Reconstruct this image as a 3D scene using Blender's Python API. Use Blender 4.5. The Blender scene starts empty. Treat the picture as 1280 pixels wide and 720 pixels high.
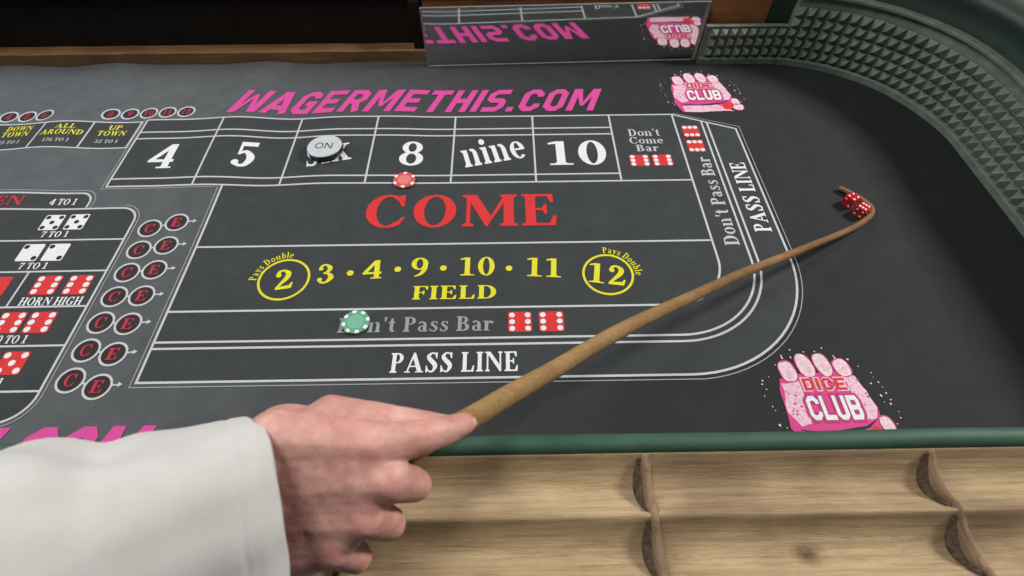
import bpy, bmesh, math, random
from mathutils import Vector, Matrix, noise
random.seed(7)
scene = bpy.context.scene
COL = scene.collection
PI = math.pi

# ------------------------------------------------------------------ camera
cam_d = bpy.data.cameras.new("camera")
cam = bpy.data.objects.new("camera", cam_d)
COL.objects.link(cam)
scene.camera = cam
cam_d.sensor_width = 36.0
cam_d.lens = 656.81 / 1280 * 36.0
cam_d.clip_start = 0.02
cam_d.clip_end = 60
_r = Vector((0.9998753, -0.0154897, -0.0030728))
_u = Vector((0.0143367, 0.8088296, 0.5878683))
_f = Vector((0.0066205, 0.5878391, -0.8089508))
cam.matrix_world = Matrix(((_r.x, _u.x, -_f.x, 0.69885), (_r.y, _u.y, -_f.y, 0.0),
                           (_r.z, _u.z, -_f.z, 0.63696), (0, 0, 0, 1)))
cam_d.dof.use_dof = True
cam_d.dof.focus_distance = 0.72
cam_d.dof.aperture_fstop = 7.0

# ------------------------------------------------------------------ world, lamps, exposure
w = bpy.data.worlds.new("World")
scene.world = w
w.use_nodes = True
w.node_tree.nodes["Background"].inputs[0].default_value = (0.86, 0.93, 1.0, 1)
w.node_tree.nodes["Background"].inputs[1].default_value = 0.085

def area_lamp(name, loc, target, size, power, col, size_y=None):
    d = bpy.data.lights.new(name, 'AREA')
    d.energy = power
    d.color = col
    d.shape = 'RECTANGLE'
    d.size = size
    d.size_y = size_y or size
    o = bpy.data.objects.new(name, d)
    COL.objects.link(o)
    o.location = loc
    o.rotation_euler = (Vector(target) - Vector(loc)).to_track_quat('-Z', 'Y').to_euler()
    return o

area_lamp("ceiling_lamp_right", (3.12, 1.15, 1.95), (0.9, 0.45, 0.0), 0.42, 92, (1.0, 0.97, 0.92), 0.5)
area_lamp("ceiling_lamp_left", (-1.10, 1.55, 1.95), (0.2, 0.5, 0.0), 1.0, 40, (0.98, 0.97, 1.0))
area_lamp("ceiling_lamp_middle", (0.05, 0.30, 2.2), (0.3, 0.3, 0.0), 0.6, 19, (1.0, 0.97, 0.92))

scene.view_settings.view_transform = 'Standard'
scene.view_settings.look = 'None'
scene.view_settings.exposure = 0.0
scene.view_settings.gamma = 1.0

# ------------------------------------------------------------------ helpers
def tag(o, label=None, cat=None, group=None, kind=None):
    for k, v in (('label', label), ('category', cat), ('group', group), ('kind', kind)):
        if v:
            o[k] = v
    return o

def empty(name, loc=(0, 0, 0)):
    o = bpy.data.objects.new(name, None)
    COL.objects.link(o)
    o.location = loc
    o.empty_display_size = 0.02
    return o

def link(name, me, mat, parent=None, smooth=False):
    o = bpy.data.objects.new(name, me)
    if mat and not me.materials:
        me.materials.append(mat)
    COL.objects.link(o)
    if parent:
        o.parent = parent
    if smooth:
        me.polygons.foreach_set('use_smooth', [True] * len(me.polygons))
    return o

def mk(name, verts, faces, mat, parent=None, smooth=False):
    me = bpy.data.meshes.new(name)
    me.from_pydata([tuple(v) for v in verts], [], faces)
    me.update()
    return link(name, me, mat, parent, smooth)

def from_bm(name, bm, mat, parent=None, smooth=False):
    me = bpy.data.meshes.new(name)
    bm.to_mesh(me)
    bm.free()
    return link(name, me, mat, parent, smooth)

def box_bm(bm, lo, hi, bevel=0.0, seg=2):
    b = bmesh.new()
    bmesh.ops.create_cube(b, size=1)
    for v in b.verts:
        v.co = Vector([(lo[i] + hi[i]) / 2 + v.co[i] * (hi[i] - lo[i]) for i in range(3)])
    if bevel:
        bmesh.ops.bevel(b, geom=b.edges[:], offset=bevel, segments=seg, affect='EDGES', profile=0.6)
    me = bpy.data.meshes.new('tmp')
    b.to_mesh(me)
    b.free()
    bm.from_mesh(me)
    bpy.data.meshes.remove(me)

def box(name, lo, hi, mat, parent=None, bevel=0.0):
    bm = bmesh.new()
    box_bm(bm, lo, hi, bevel)
    return from_bm(name, bm, mat, parent)

# ------------------------------------------------------------------ materials
def new_mat(name):
    m = bpy.data.materials.new(name)
    m.use_nodes = True
    nt = m.node_tree
    return m, nt, nt.nodes["Principled BSDF"]

def N(nt, t, **kw):
    n = nt.nodes.new(t)
    for k, v in kw.items():
        if k in n.inputs:
            n.inputs[k].default_value = v
        else:
            setattr(n, k, v)
    return n

def ramp(nt, stops):
    r = nt.nodes.new('ShaderNodeValToRGB')
    e = r.color_ramp.elements
    while len(e) < len(stops):
        e.new(0.5)
    for i, (p, c) in enumerate(stops):
        e[i].position = p
        e[i].color = (*c, 1)
    return r

def coords(nt, scale=(1, 1, 1)):
    tc = nt.nodes.new('ShaderNodeTexCoord')
    mp = nt.nodes.new('ShaderNodeMapping')
    mp.inputs['Scale'].default_value = scale
    nt.links.new(tc.outputs['Object'], mp.inputs['Vector'])
    return mp.outputs['Vector']

def mottled(name, c1, c2, scale=40, rough=0.8, bump=0.2, bscale=900, bdist=0.0004, spec=0.4, vec=(1, 1, 1), detail=6, sheen=0):
    m, nt, b = new_mat(name)
    v = coords(nt, vec)
    n1 = N(nt, 'ShaderNodeTexNoise', Scale=scale, Detail=detail, Roughness=0.65)
    nt.links.new(v, n1.inputs['Vector'])
    r = ramp(nt, [(0.3, c1), (0.7, c2)])
    nt.links.new(n1.outputs['Fac'], r.inputs['Fac'])
    nt.links.new(r.outputs['Color'], b.inputs['Base Color'])
    n2 = N(nt, 'ShaderNodeTexNoise', Scale=bscale, Detail=3)
    nt.links.new(v, n2.inputs['Vector'])
    bp = N(nt, 'ShaderNodeBump', Strength=bump, Distance=bdist)
    nt.links.new(n2.outputs['Fac'], bp.inputs['Height'])
    nt.links.new(bp.outputs['Normal'], b.inputs['Normal'])
    b.inputs['Roughness'].default_value = rough
    b.inputs['Specular IOR Level'].default_value = spec
    if sheen:
        b.inputs['Sheen Weight'].default_value = sheen
        b.inputs['Sheen Roughness'].default_value = 0.5
    return m

def inkmat(name, c, var=0.10, rough=0.8):
    lo = tuple(x * (1 - var) for x in c)
    hi = tuple(min(1, x * (1 + var)) for x in c)
    return mottled(name, lo, hi, scale=260, rough=rough, bump=0.25, bscale=1500, bdist=0.0003, spec=0.25)

M_cloth = mottled('cloth_black', (0.0315, 0.0345, 0.0365), (0.0420, 0.0455, 0.0475), scale=22, rough=0.85, bump=0.35, bscale=1300, bdist=0.0004, spec=0.22)
def ground_ramp(m):
    """the cloth's ground colour: grey towards the left, black towards the right"""
    nt = m.node_tree
    b = nt.nodes["Principled BSDF"]
    src = b.inputs['Base Color'].links[0].from_socket
    sp = N(nt, 'ShaderNodeSeparateXYZ')
    tc = N(nt, 'ShaderNodeTexCoord')
    nt.links.new(tc.outputs['Object'], sp.inputs[0])
    mr = N(nt, 'ShaderNodeMapRange', interpolation_type='SMOOTHSTEP')
    for k, v_ in ((1, -0.10), (2, 1.0), (3, 2.35), (4, 0.55)):
        mr.inputs[k].default_value = v_
    nt.links.new(sp.outputs['X'], mr.inputs[0])
    mx = N(nt, 'ShaderNodeVectorMath', operation='SCALE')
    nt.links.new(src, mx.inputs[0])
    nt.links.new(mr.outputs[0], mx.inputs[3])
    nt.links.new(mx.outputs[0], b.inputs['Base Color'])
ground_ramp(M_cloth)
M_panel = mottled('cloth_panel', (0.0305, 0.0345, 0.0365), (0.0410, 0.0460, 0.0480), scale=24, rough=0.85, bump=0.35, bscale=1300, bdist=0.0004, spec=0.25)
M_white = inkmat('ink_white', (0.65, 0.67, 0.68))
M_line = inkmat('ink_line', (0.47, 0.48, 0.49))
M_thin = inkmat('ink_thin_line', (0.30, 0.31, 0.32))
M_grey = inkmat('ink_grey', (0.27, 0.27, 0.28))
M_lgrey = inkmat('ink_light_grey', (0.44, 0.45, 0.45))
M_red = inkmat('ink_red', (0.56, 0.030, 0.030))
M_dred = inkmat('ink_dark_red', (0.42, 0.028, 0.045))
M_yellow = inkmat('ink_yellow', (0.62, 0.59, 0.025))
M_pink = inkmat('ink_pink', (0.56, 0.060, 0.27))
M_lpink = inkmat('ink_pale_pink', (0.66, 0.42, 0.50), var=0.25)
M_dpink = inkmat('ink_deep_pink', (0.40, 0.045, 0.15))
M_fing = inkmat('ink_finger', (0.66, 0.50, 0.54), var=0.25)
M_hot = inkmat('ink_hot_pink', (0.55, 0.05, 0.22))
M_black = inkmat('ink_black', (0.02, 0.02, 0.022))
M_ringfill = inkmat('ink_ring_fill', (0.022, 0.020, 0.022))

# ------------------------------------------------------------------ cloth surface
def smooth01(a, b, x):
    t = max(0, min(1, (x - a) / (b - a)))
    return t * t * (3 - 2 * t)

def H(x, y):
    """gentle wrinkles of the loose cloth in its far left part"""
    if x > 0.62 or y < 0.5:
        return 0.0
    k = smooth01(0.52, 0.80, y) * (1 - smooth01(0.40, 0.62, x))
    return k * (0.0026 * math.sin((x - 0.06 - 0.10 * (y - 0.7)) * 2 * PI / 0.30) + 0.0014 * math.sin(x * 2 * PI / 0.17 + 1.0) + 0.003)

class Pr:
    """flat print: collects 2D polygons"""
    def __init__(s):
        s.polys = []
    def poly(s, pts):
        s.polys.append([(float(a), float(b)) for a, b in pts])
        return s
    def ext(s, polys):
        s.polys += polys
        return s
    def line(s, pts, wd, closed=False):
        s.polys += ribbon(pts, wd, closed)
        return s
    def circle(s, cx, cy, r, n=20, ry=None):
        ry = ry or r
        return s.poly([(cx + r * math.cos(2 * PI * i / n), cy + ry * math.sin(2 * PI * i / n)) for i in range(n)])
    def build(s, name, mat, z, parent):
        bm = bmesh.new()
        lay = {}
        for i, pl in enumerate(s.polys):
            vs = [bm.verts.new((x, y, (i % 12) * 1.5e-5)) for x, y in pl]
            try:
                f = bm.faces.new(vs)
                f.normal_update()
                if f.normal.z < 0:
                    f.normal_flip()
            except ValueError:
                pass
        xs = [v.co.x for v in bm.verts]
        ys = [v.co.y for v in bm.verts]
        if min(xs) < 0.62 and max(ys) > 0.545 and max(max(xs) - min(xs), max(ys) - min(ys)) > 0.012:
            bmesh.ops.triangulate(bm, faces=bm.faces[:])
            x = math.floor(min(xs) / 0.02) * 0.02
            while x < min(max(xs), 0.63):
                bmesh.ops.bisect_plane(bm, geom=bm.verts[:] + bm.edges[:] + bm.faces[:], plane_co=(x, 0, 0), plane_no=(1, 0, 0), dist=1e-7)
                x += 0.02
            y = 0.54
            while y < max(ys):
                if y > min(ys):
                    bmesh.ops.bisect_plane(bm, geom=bm.verts[:] + bm.edges[:] + bm.faces[:], plane_co=(0, y, 0), plane_no=(0, 1, 0), dist=1e-7)
                y += 0.04
        for v in bm.verts:
            v.co.z += z + H(v.co.x, v.co.y)
        return from_bm(name, bm, mat, parent)

def ribbon(pts, wd, closed=False):
    P = [Vector((p[0], p[1])) for p in pts]
    n = len(P)
    L, R = [], []
    for i in range(n):
        a = P[i - 1] if (i > 0 or closed) else None
        c = P[(i + 1) % n] if (i < n - 1 or closed) else None
        d1 = (P[i] - a).normalized() if a is not None else None
        d2 = (c - P[i]).normalized() if c is not None else None
        if d1 is None: d1 = d2
        if d2 is None: d2 = d1
        n1 = Vector((-d1.y, d1.x)); n2 = Vector((-d2.y, d2.x))
        m = (n1 + n2)
        m = m.normalized() if m.length > 1e-6 else n1
        k = 1 / max(0.35, m.dot(n1))
        L.append(P[i] + m * k * wd / 2)
        R.append(P[i] - m * k * wd / 2)
    out = []
    for i in range(n if closed else n - 1):
        j = (i + 1) % n
        out.append([tuple(L[i]), tuple(R[i]), tuple(R[j]), tuple(L[j])])
    return out

def arc(cx, cy, r, a0, a1, n=16, ry=None):
    ry = r if ry is None else ry
    return [(cx + r * math.cos(math.radians(a0 + (a1 - a0) * i / n)), cy + ry * math.sin(math.radians(a0 + (a1 - a0) * i / n))) for i in range(n + 1)]

# ------------------------------------------------------------------ lettering: bold serif face (cap height 1)
S, T, SH, SO = 0.205, 0.085, 0.055, 0.075
def rect(x0, y0, x1, y1):
    return [(x0, y0), (x1, y0), (x1, y1), (x0, y1)]
def foot(x, w, y=0, o=SO):
    return [(x - o, y), (x + w + o, y), (x + w + o, y + SH), (x + w, y + SH + 0.05), (x, y + SH + 0.05), (x - o, y + SH)]
def head(x, w, y=1.0, o=SO):
    return [(x - o, y), (x - o, y - SH), (x, y - SH - 0.05), (x + w, y - SH - 0.05), (x + w + o, y - SH), (x + w + o, y)]
def stem(x, w=S, y0=0, y1=1.0, s='tb'):
    r = [rect(x, y0 + (SH + .05 if 'b' in s else 0), x + w, y1 - (SH + .05 if 't' in s else 0))]
    if 'b' in s: r.append(foot(x, w, y0))
    if 't' in s: r.append(head(x, w, y1))
    return r
def ring(cx, cy, ax, ay, bx, by, a0=0, a1=360, n=28):
    o = arc(cx, cy, ax, a0, a1, n, ay)
    i = arc(cx, cy, bx, a0, a1, n, by)
    return [[o[k], o[k + 1], i[k + 1], i[k]] for k in range(n)]
def stroke(pts, sub=7):
    """Catmull-Rom ribbon through (x, y, width)"""
    Q = [Vector(p) for p in pts]
    Q = [Q[0] * 2 - Q[1]] + Q + [Q[-1] * 2 - Q[-2]]
    C = []
    for i in range(1, len(Q) - 2):
        p0, p1, p2, p3 = Q[i - 1:i + 3]
        for k in range(sub):
            t = k / sub
            C.append(0.5 * ((2 * p1) + (p2 - p0) * t + (2 * p0 - 5 * p1 + 4 * p2 - p3) * t * t + (3 * p1 - p0 - 3 * p2 + p3) * t ** 3))
    C.append(Q[-2])
    L, R = [], []
    for i, c in enumerate(C):
        d = (C[min(i + 1, len(C) - 1)] - C[max(i - 1, 0)])
        d = Vector((d.x, d.y)).normalized()
        nn = Vector((-d.y, d.x)) * c.z / 2
        L.append((c.x + nn.x, c.y + nn.y)); R.append((c.x - nn.x, c.y - nn.y))
    return [[L[i], R[i], R[i + 1], L[i + 1]] for i in range(len(C) - 1)]
def dot(cx, cy, r, n=16):
    return [(cx + r * math.cos(2 * PI * i / n), cy + r * math.sin(2 * PI * i / n)) for i in range(n)]

x1 = 0.09 + S
SER = {}
SER[' '] = ([], 0.30)
SER['I'] = (stem(0.09), 0.40)
SER['L'] = (stem(0.09) + [[(x1, 0), (0.66, 0), (0.69, 0.30), (0.62, 0.30), (0.54, 0.075), (x1, 0.075)]], 0.73)
_E = stem(0.09) + [[(x1, 1), (0.66, 1), (0.66, 0.73), (0.60, 0.73), (0.53, 0.925), (x1, 0.925)], rect(x1, 0.475, 0.47, 0.545), [(0.47, 0.36), (0.52, 0.36), (0.52, 0.66), (0.47, 0.66), (0.43, 0.545), (0.43, 0.475)]]
SER['E'] = (_E + [[(x1, 0), (0.68, 0), (0.71, 0.30), (0.64, 0.30), (0.56, 0.075), (x1, 0.075)]], 0.75)
SER['F'] = (_E, 0.68)
SER['P'] = (stem(0.09) + ring(0.36, 0.735, 0.31, 0.265, 0.115, 0.195, -90, 90, 16) + [rect(x1, 0.93, 0.36, 1.0), rect(x1, 0.47, 0.36, 0.54)], 0.72)
SER['B'] = (stem(0.09) + ring(0.37, 0.76, 0.27, 0.24, 0.09, 0.17, -90, 90, 16) + [rect(x1, 0.93, 0.37, 1.0), rect(x1, 0.50, 0.39, 0.57), rect(x1, 0, 0.39, 0.07)] + ring(0.39, 0.275, 0.33, 0.275, 0.115, 0.205, -90, 90, 16), 0.78)
SER['R'] = (stem(0.09) + ring(0.36, 0.745, 0.29, 0.255, 0.10, 0.185, -90, 90, 16) + [rect(x1, 0.93, 0.36, 1.0), rect(x1, 0.49, 0.36, 0.56), [(0.33, 0.50), (0.52, 0.53), (0.83, 0.0), (0.60, 0.0)], rect(0.60, 0, 0.88, 0.06)], 0.88)
SER['D'] = (stem(0.09) + ring(0.38, 0.5, 0.44, 0.5, 0.215, 0.43, -90, 90, 20) + [rect(x1, 0.93, 0.38, 1.0), rect(x1, 0, 0.38, 0.07)], 0.88)
SER['O'] = (ring(0.47, 0.5, 0.43, 0.52, 0.215, 0.455), 0.94)
SER['C'] = (ring(0.48, 0.5, 0.44, 0.52, 0.225, 0.455, 48, 312, 26) + [[(0.70, 1.0), (0.80, 1.0), (0.80, 0.64), (0.745, 0.64), (0.66, 0.83), (0.62, 0.90)], [(0.63, 0.11), (0.74, 0.09), (0.84, 0.30), (0.79, 0.32)]], 0.90)
SER['G'] = (ring(0.48, 0.5, 0.44, 0.52, 0.225, 0.455, 48, 300, 26) + [[(0.70, 1.0), (0.80, 1.0), (0.80, 0.64), (0.745, 0.64), (0.66, 0.83), (0.62, 0.90)]] + stem(0.62, S, 0.03, 0.46, 't'), 0.96)
SER['S'] = (stroke([(0.60, 0.84, .06), (0.48, 0.955, .08), (0.32, 0.955, .09), (0.185, 0.79, .20), (0.29, 0.62, .22), (0.44, 0.48, .23), (0.55, 0.30, .22), (0.44, 0.065, .11), (0.27, 0.04, .08), (0.12, 0.16, .06)]) + [[(0.56, 1.0), (0.64, 1.0), (0.64, 0.69), (0.585, 0.69), (0.53, 0.86)], [(0.06, 0.0), (0.14, 0.0), (0.19, 0.14), (0.115, 0.33), (0.06, 0.33)]], 0.72)
SER['A'] = ([[(0.10, 0.05), (0.19, 0.05), (0.45, 0.80), (0.42, 1.0)], [(0.42, 1.0), (0.52, 1.0), (0.90, 0.05), (0.66, 0.05), (0.40, 0.74)], rect(0.25, 0.27, 0.62, 0.34), rect(0.0, 0, 0.30, 0.055), rect(0.56, 0, 0.98, 0.055)], 0.98)
SER['N'] = (stem(0.11, T, s='b') + [[(0.02, 1.0), (0.30, 1.0), (0.86, 0.22), (0.86, 0.0), (0.78, 0.0), (0.16, 0.88), (0.02, 0.945)]] + stem(0.78, T, 0, s='t') , 0.97)
SER['M'] = (stem(0.11, T, s='b') + [[(0.02, 1.0), (0.31, 1.0), (0.60, 0.34), (0.555, 0.0), (0.50, 0.0), (0.15, 0.86), (0.02, 0.945)], [(0.555, 0.05), (0.60, 0.30), (0.88, 1.0), (0.93, 1.0), (0.93, 0.86)]] + stem(0.86, S) , 1.16)
SER['T'] = (stem(0.31, S, s='b') + [[(0.04, 1.0), (0.79, 1.0), (0.81, 0.70), (0.75, 0.70), (0.67, 0.925), (0.16, 0.925), (0.08, 0.70), (0.02, 0.70)]], 0.83)
SER['H'] = (stem(0.09) + stem(0.62) + [rect(x1, 0.46, 0.62, 0.54)], 0.92)
SER['U'] = (stem(0.09, S, 0.33, 1, 't') + stem(0.68, T + .01, 0.33, 1, 't') + ring(0.4325, 0.34, 0.3425, 0.36, 0.1375, 0.27, 180, 360, 16)[:], 0.87)
SER['W'] = ([[(0.06, 1), (0.28, 1), (0.48, 0.28), (0.42, 0.0), (0.36, 0.0)], [(0.36, 0.0), (0.42, 0.0), (0.69, 0.86), (0.64, 1.0)], [(0.52, 1), (0.74, 1), (0.93, 0.28), (0.87, 0.0), (0.81, 0.0)], [(0.82, 0.0), (0.87, 0.0), (1.16, 1.0), (1.08, 1.0)], rect(-0.02, 0.945, 0.36, 1.0), rect(1.0, 0.945, 1.24, 1.0)], 1.24)
SER['V'] = ([[(0.06, 1), (0.29, 1), (0.53, 0.28), (0.47, 0.0), (0.40, 0.0)], [(0.41, 0.0), (0.47, 0.0), (0.80, 1.0), (0.71, 1.0)], rect(-0.02, 0.945, 0.37, 1.0), rect(0.62, 0.945, 0.88, 1.0)], 0.86)
SER["'"] = ([[(0.07, 1.02), (0.22, 1.02), (0.17, 0.72), (0.10, 0.68)]], 0.26)
SER['-'] = ([dot(0.14, 0.45, 0.11)], 0.28)
# lower case, x height 0.68
XH = 0.68
def lstem(x, w=0.185, y1=XH):
    return [rect(x, SH + .05, x + w, y1), foot(x, w, 0, 0.06), [(x - 0.075, y1), (x - 0.075, y1 - 0.05), (x, y1 - 0.10), (x, y1)]]
SER['n'] = (lstem(0.08) + lstem(0.47, y1=0.42)[:2] + ring(0.455, 0.42, 0.20, 0.28, 0.02, 0.17, 0, 120, 12), 0.75)
SER['m'] = (lstem(0.08) + lstem(0.45, y1=0.42)[:2] + lstem(0.82, y1=0.42)[:2] + ring(0.435, 0.42, 0.20, 0.28, 0.02, 0.17, 0, 120, 12) + ring(0.805, 0.42, 0.20, 0.28, 0.02, 0.17, 0, 120, 12), 1.10)
SER['r'] = (lstem(0.08) + stroke([(0.24, 0.44, .06), (0.33, 0.60, .10), (0.43, 0.63, .13)]) + [dot(0.46, 0.565, 0.095)], 0.57)
SER['i'] = (lstem(0.08) + [dot(0.165, 0.90, 0.12)], 0.35)
SER['l'] = (lstem(0.08, y1=1.03), 0.35)
SER['o'] = (ring(0.33, 0.34, 0.31, 0.36, 0.125, 0.30), 0.66)
SER['e'] = (ring(0.32, 0.34, 0.30, 0.36, 0.115, 0.30, 0, 318, 26) + [rect(0.18, 0.33, 0.60, 0.40)], 0.64)
SER['s'] = (stroke([(0.42, 0.57, .05), (0.30, 0.655, .07), (0.17, 0.60, .12), (0.16, 0.47, .15), (0.28, 0.36, .16), (0.40, 0.22, .15), (0.32, 0.045, .09), (0.17, 0.03, .07), (0.07, 0.13, .05)]) + [rect(0.40, 0.48, 0.45, 0.69), rect(0.04, 0, 0.09, 0.22)], 0.51)
SER['a'] = (stroke([(0.10, 0.54, .13), (0.16, 0.63, .11), (0.28, 0.645, .09), (0.39, 0.55, .15), (0.415, 0.40, .185), (0.415, 0.12, .185), (0.47, 0.05, .12), (0.57, 0.05, .06)]) + ring(0.255, 0.19, 0.215, 0.205, 0.075, 0.135, 55, 360, 18) + [rect(0.27, 0.34, 0.40, 0.40)], 0.60)
SER['b'] = ([rect(0.08, 0.02, 0.265, 1.03), [(0.0, 1.03), (0.0, 0.98), (0.08, 0.93), (0.08, 1.03)]] + ring(0.34, 0.34, 0.32, 0.36, 0.13, 0.28, -130, 130, 22), 0.70)
SER['t'] = (stroke([(0.20, 0.92, .10), (0.195, 0.70, .185), (0.195, 0.20, .185), (0.25, 0.06, .14), (0.38, 0.06, .07)]) + [rect(0.0, 0.60, 0.38, XH)], 0.43)
SER['u'] = ([rect(0.07, 0.22, 0.255, XH), rect(0.0, XH - 0.055, 0.07, XH), rect(0.46, 0.0, 0.645, XH), rect(0.39, XH - 0.055, 0.46, XH), rect(0.645, 0, 0.71, 0.055)] + ring(0.27, 0.24, 0.20, 0.26, 0.02, 0.16, 180, 300, 12), 0.73)
SER['x'] = ([[(0.06, XH), (0.27, XH), (0.64, 0.0), (0.43, 0.0)], [(0.06, 0), (0.15, 0), (0.63, XH), (0.54, XH)], rect(0.0, 0, 0.26, .055), rect(0.37, 0, 0.70, .055), rect(0.0, XH - .055, 0.33, XH), rect(0.44, XH - .055, 0.69, XH)], 0.71)
SER['y'] = ([[(0.05, XH), (0.26, XH), (0.44, 0.22), (0.36, 0.0)], [(0.20, -0.24), (0.29, -0.24), (0.62, XH), (0.54, XH)], rect(0.0, XH - .055, 0.31, XH), rect(0.44, XH - .055, 0.68, XH), dot(0.15, -0.20, 0.10)], 0.66)
# figures
SER['0'] = (ring(0.37, 0.5, 0.34, 0.52, 0.135, 0.455), 0.74)
SER['1'] = (stem(0.24, 0.21, 0, 1.0, 'b') + [[(0.24, 1.0), (0.05, 0.93), (0.05, 0.865), (0.24, 0.89)], rect(0.07, 0, 0.63, 0.06)], 0.70)
SER['2'] = (stroke([(0.12, 0.72, .17), (0.17, 0.90, .12), (0.33, 0.95, .10), (0.50, 0.78, .20), (0.44, 0.54, .19), (0.26, 0.30, .13), (0.10, 0.09, .09)]) + [[(0.05, 0.0), (0.62, 0.0), (0.68, 0.29), (0.61, 0.29), (0.55, 0.17), (0.05, 0.12)], dot(0.15, 0.72, 0.10)], 0.73)
SER['3'] = (stroke([(0.13, 0.80, .13), (0.20, 0.94, .10), (0.36, 0.95, .10), (0.49, 0.77, .19), (0.40, 0.58, .12), (0.26, 0.525, .07)]) + stroke([(0.26, 0.525, .07), (0.44, 0.49, .12), (0.55, 0.28, .21), (0.40, 0.05, .11), (0.22, 0.04, .10), (0.11, 0.17, .13)]) + [dot(0.15, 0.77, 0.09), dot(0.14, 0.20, 0.095)], 0.72)
SER['4'] = ([[(0.0, 0.25), (0.0, 0.33), (0.44, 1.0), (0.44, 0.74), (0.17, 0.33), (0.17, 0.25)], rect(0.17, 0.25, 0.72, 0.36), rect(0.44, 0.06, 0.64, 1.0), rect(0.32, 0, 0.74, 0.06)], 0.78)
SER['5'] = ([rect(0.14, 0.83, 0.60, 1.0), [(0.14, 1.0), (0.14, 0.46), (0.22, 0.50), (0.22, 1.0)]] + stroke([(0.18, 0.50, .06), (0.34, 0.60, .12), (0.51, 0.38, .21), (0.45, 0.12, .16), (0.29, 0.04, .10), (0.12, 0.14, .14)]) + [dot(0.14, 0.17, 0.10)], 0.73)
SER['6'] = (ring(0.37, 0.31, 0.33, 0.33, 0.13, 0.26) + stroke([(0.14, 0.34, .20), (0.18, 0.65, .19), (0.33, 0.90, .12), (0.54, 0.99, .06)]), 0.74)
SER['7'] = ([[(0.06, 1.0), (0.66, 1.0), (0.66, 0.93), (0.60, 0.84), (0.12, 0.84), (0.06, 0.68), (0.01, 0.68)]] + stroke([(0.61, 0.90, .08), (0.42, 0.50, .16), (0.30, 0.0, .23)]), 0.69)
SER['8'] = (ring(0.37, 0.755, 0.285, 0.265, 0.115, 0.195) + ring(0.37, 0.275, 0.335, 0.295, 0.14, 0.215), 0.74)
SER['9'] = (ring(0.36, 0.68, 0.33, 0.34, 0.13, 0.27) + stroke([(0.59, 0.66, .20), (0.55, 0.35, .19), (0.40, 0.10, .12), (0.18, 0.0, .06)]), 0.74)

# ------------------------------------------------------------------ lettering: heavy cut sans and plain sans
def sans(wd, k=1.0):
    h = wd / 2
    W_ = 0.62 * k
    a, b = h, W_ - h
    t, u = 1 - h, h
    c = 0.13
    D = {' ': ([], 0.3)}
    R_ = lambda pts, cl=False: ribbon(pts, wd, cl)
    D['I'] = (R_([(h, 0), (h, 1)]), wd)
    D['E'] = (R_([(W_, t), (a, t), (a, u), (W_, u)]) + R_([(wd, .5), (W_ * .86, .5)]), W_)
    D['T'] = (R_([(0, t), (W_ * 1.02, t)]) + R_([(W_ * .51, 0), (W_ * .51, 1 - wd)]), W_ * 1.02)
    D['H'] = (R_([(a, 0), (a, 1)]) + R_([(b, 0), (b, 1)]) + R_([(wd, .5), (W_ - wd, .5)]), W_)
    D['L'] = (R_([(a, 1), (a, u), (W_ * .95, u)]), W_ * .95)
    D['O'] = (R_([(a + c, u), (b - c, u), (b, u + c), (b, t - c), (b - c, t), (a + c, t), (a, t - c), (a, u + c)], True), W_)
    D['C'] = (R_([(b, .66), (b, t - c), (b - c, t), (a + c, t), (a, t - c), (a, u + c), (a + c, u), (b - c, u), (b, u + c), (b, .34)]), W_)
    D['G'] = (R_([(b, .68), (b, t - c), (b - c, t), (a + c, t), (a, t - c), (a, u + c), (a + c, u), (b, u), (b, .46), (W_ * .5, .46)]), W_)
    D['U'] = (R_([(a, 1), (a, u + c), (a + c, u), (b - c, u), (b, u + c), (b, 1)]), W_)
    D['S'] = (R_([(W_, t), (a + c, t), (a, t - c), (a, .5 + c * .6), (a + c * .7, .5), (b - c * .7, .5), (b, .5 - c * .6), (b, u + c), (b - c, u), (0, u)]), W_)
    D['D'] = (R_([(a, u), (b - c, u), (b, u + c), (b, t - c), (b - c, t), (a, t)], True), W_)
    D['B'] = (R_([(a, u), (b - c * .6, u), (b, u + c), (b, .5 - c * .8), (b - c * .5, .5), (b, .5 + c * .8), (b, t - c), (b - c * .6, t), (a, t)], True) + R_([(wd, .5), (b - c * .5, .5)]), W_)
    D['R'] = (R_([(a, 0), (a, t), (b - c, t), (b, t - c), (b, .56), (b - c, .46), (wd, .46)]) + R_([(b - c * 1.2, .44), (b + .02, 0)]), W_ + .02)
    D['A'] = (R_([(h * .8, 0), (W_ * .5 - h * .15, 1)]) + R_([(W_ * .5 + h * .15, 1), (W_ * 1.1 - h * .4, 0)]) + R_([(W_ * .28, .26), (W_ * .82, .26)]), W_ * 1.1)
    D['N'] = (R_([(a, 0), (a, 1)]) + R_([(b, 0), (b, 1)]) + [[(0, 1), (wd * 1.1, 1), (W_, 0), (W_ - wd * 1.1, 0)]], W_)
    D['M'] = (R_([(a, 0), (a, 1)]) + R_([(W_ * 1.35 - h, 0), (W_ * 1.35 - h, 1)]) + [[(wd * .3, 1), (wd * 1.25, 1), (W_ * .76, .22), (W_ * .60, .22)], [(W_ * 1.35 - wd * 1.25, 1), (W_ * 1.35 - wd * .3, 1), (W_ * .76, .22), (W_ * .60, .22)]], W_ * 1.35)
    D['W'] = (R_([(a, 1), (a, 0)]) + R_([(W_ * 1.35 - h, 1), (W_ * 1.35 - h, 0)]) + [[(wd * .3, 0), (wd * 1.25, 0), (W_ * .76, .8), (W_ * .60, .8)], [(W_ * 1.35 - wd * 1.25, 0), (W_ * 1.35 - wd * .3, 0), (W_ * .76, .8), (W_ * .60, .8)]], W_ * 1.35)
    D['.'] = ([rect(0, 0, wd, wd)], wd)
    return D
HEAVY = sans(0.20, 1.0)
MED = sans(0.20, 1.1)
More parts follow.
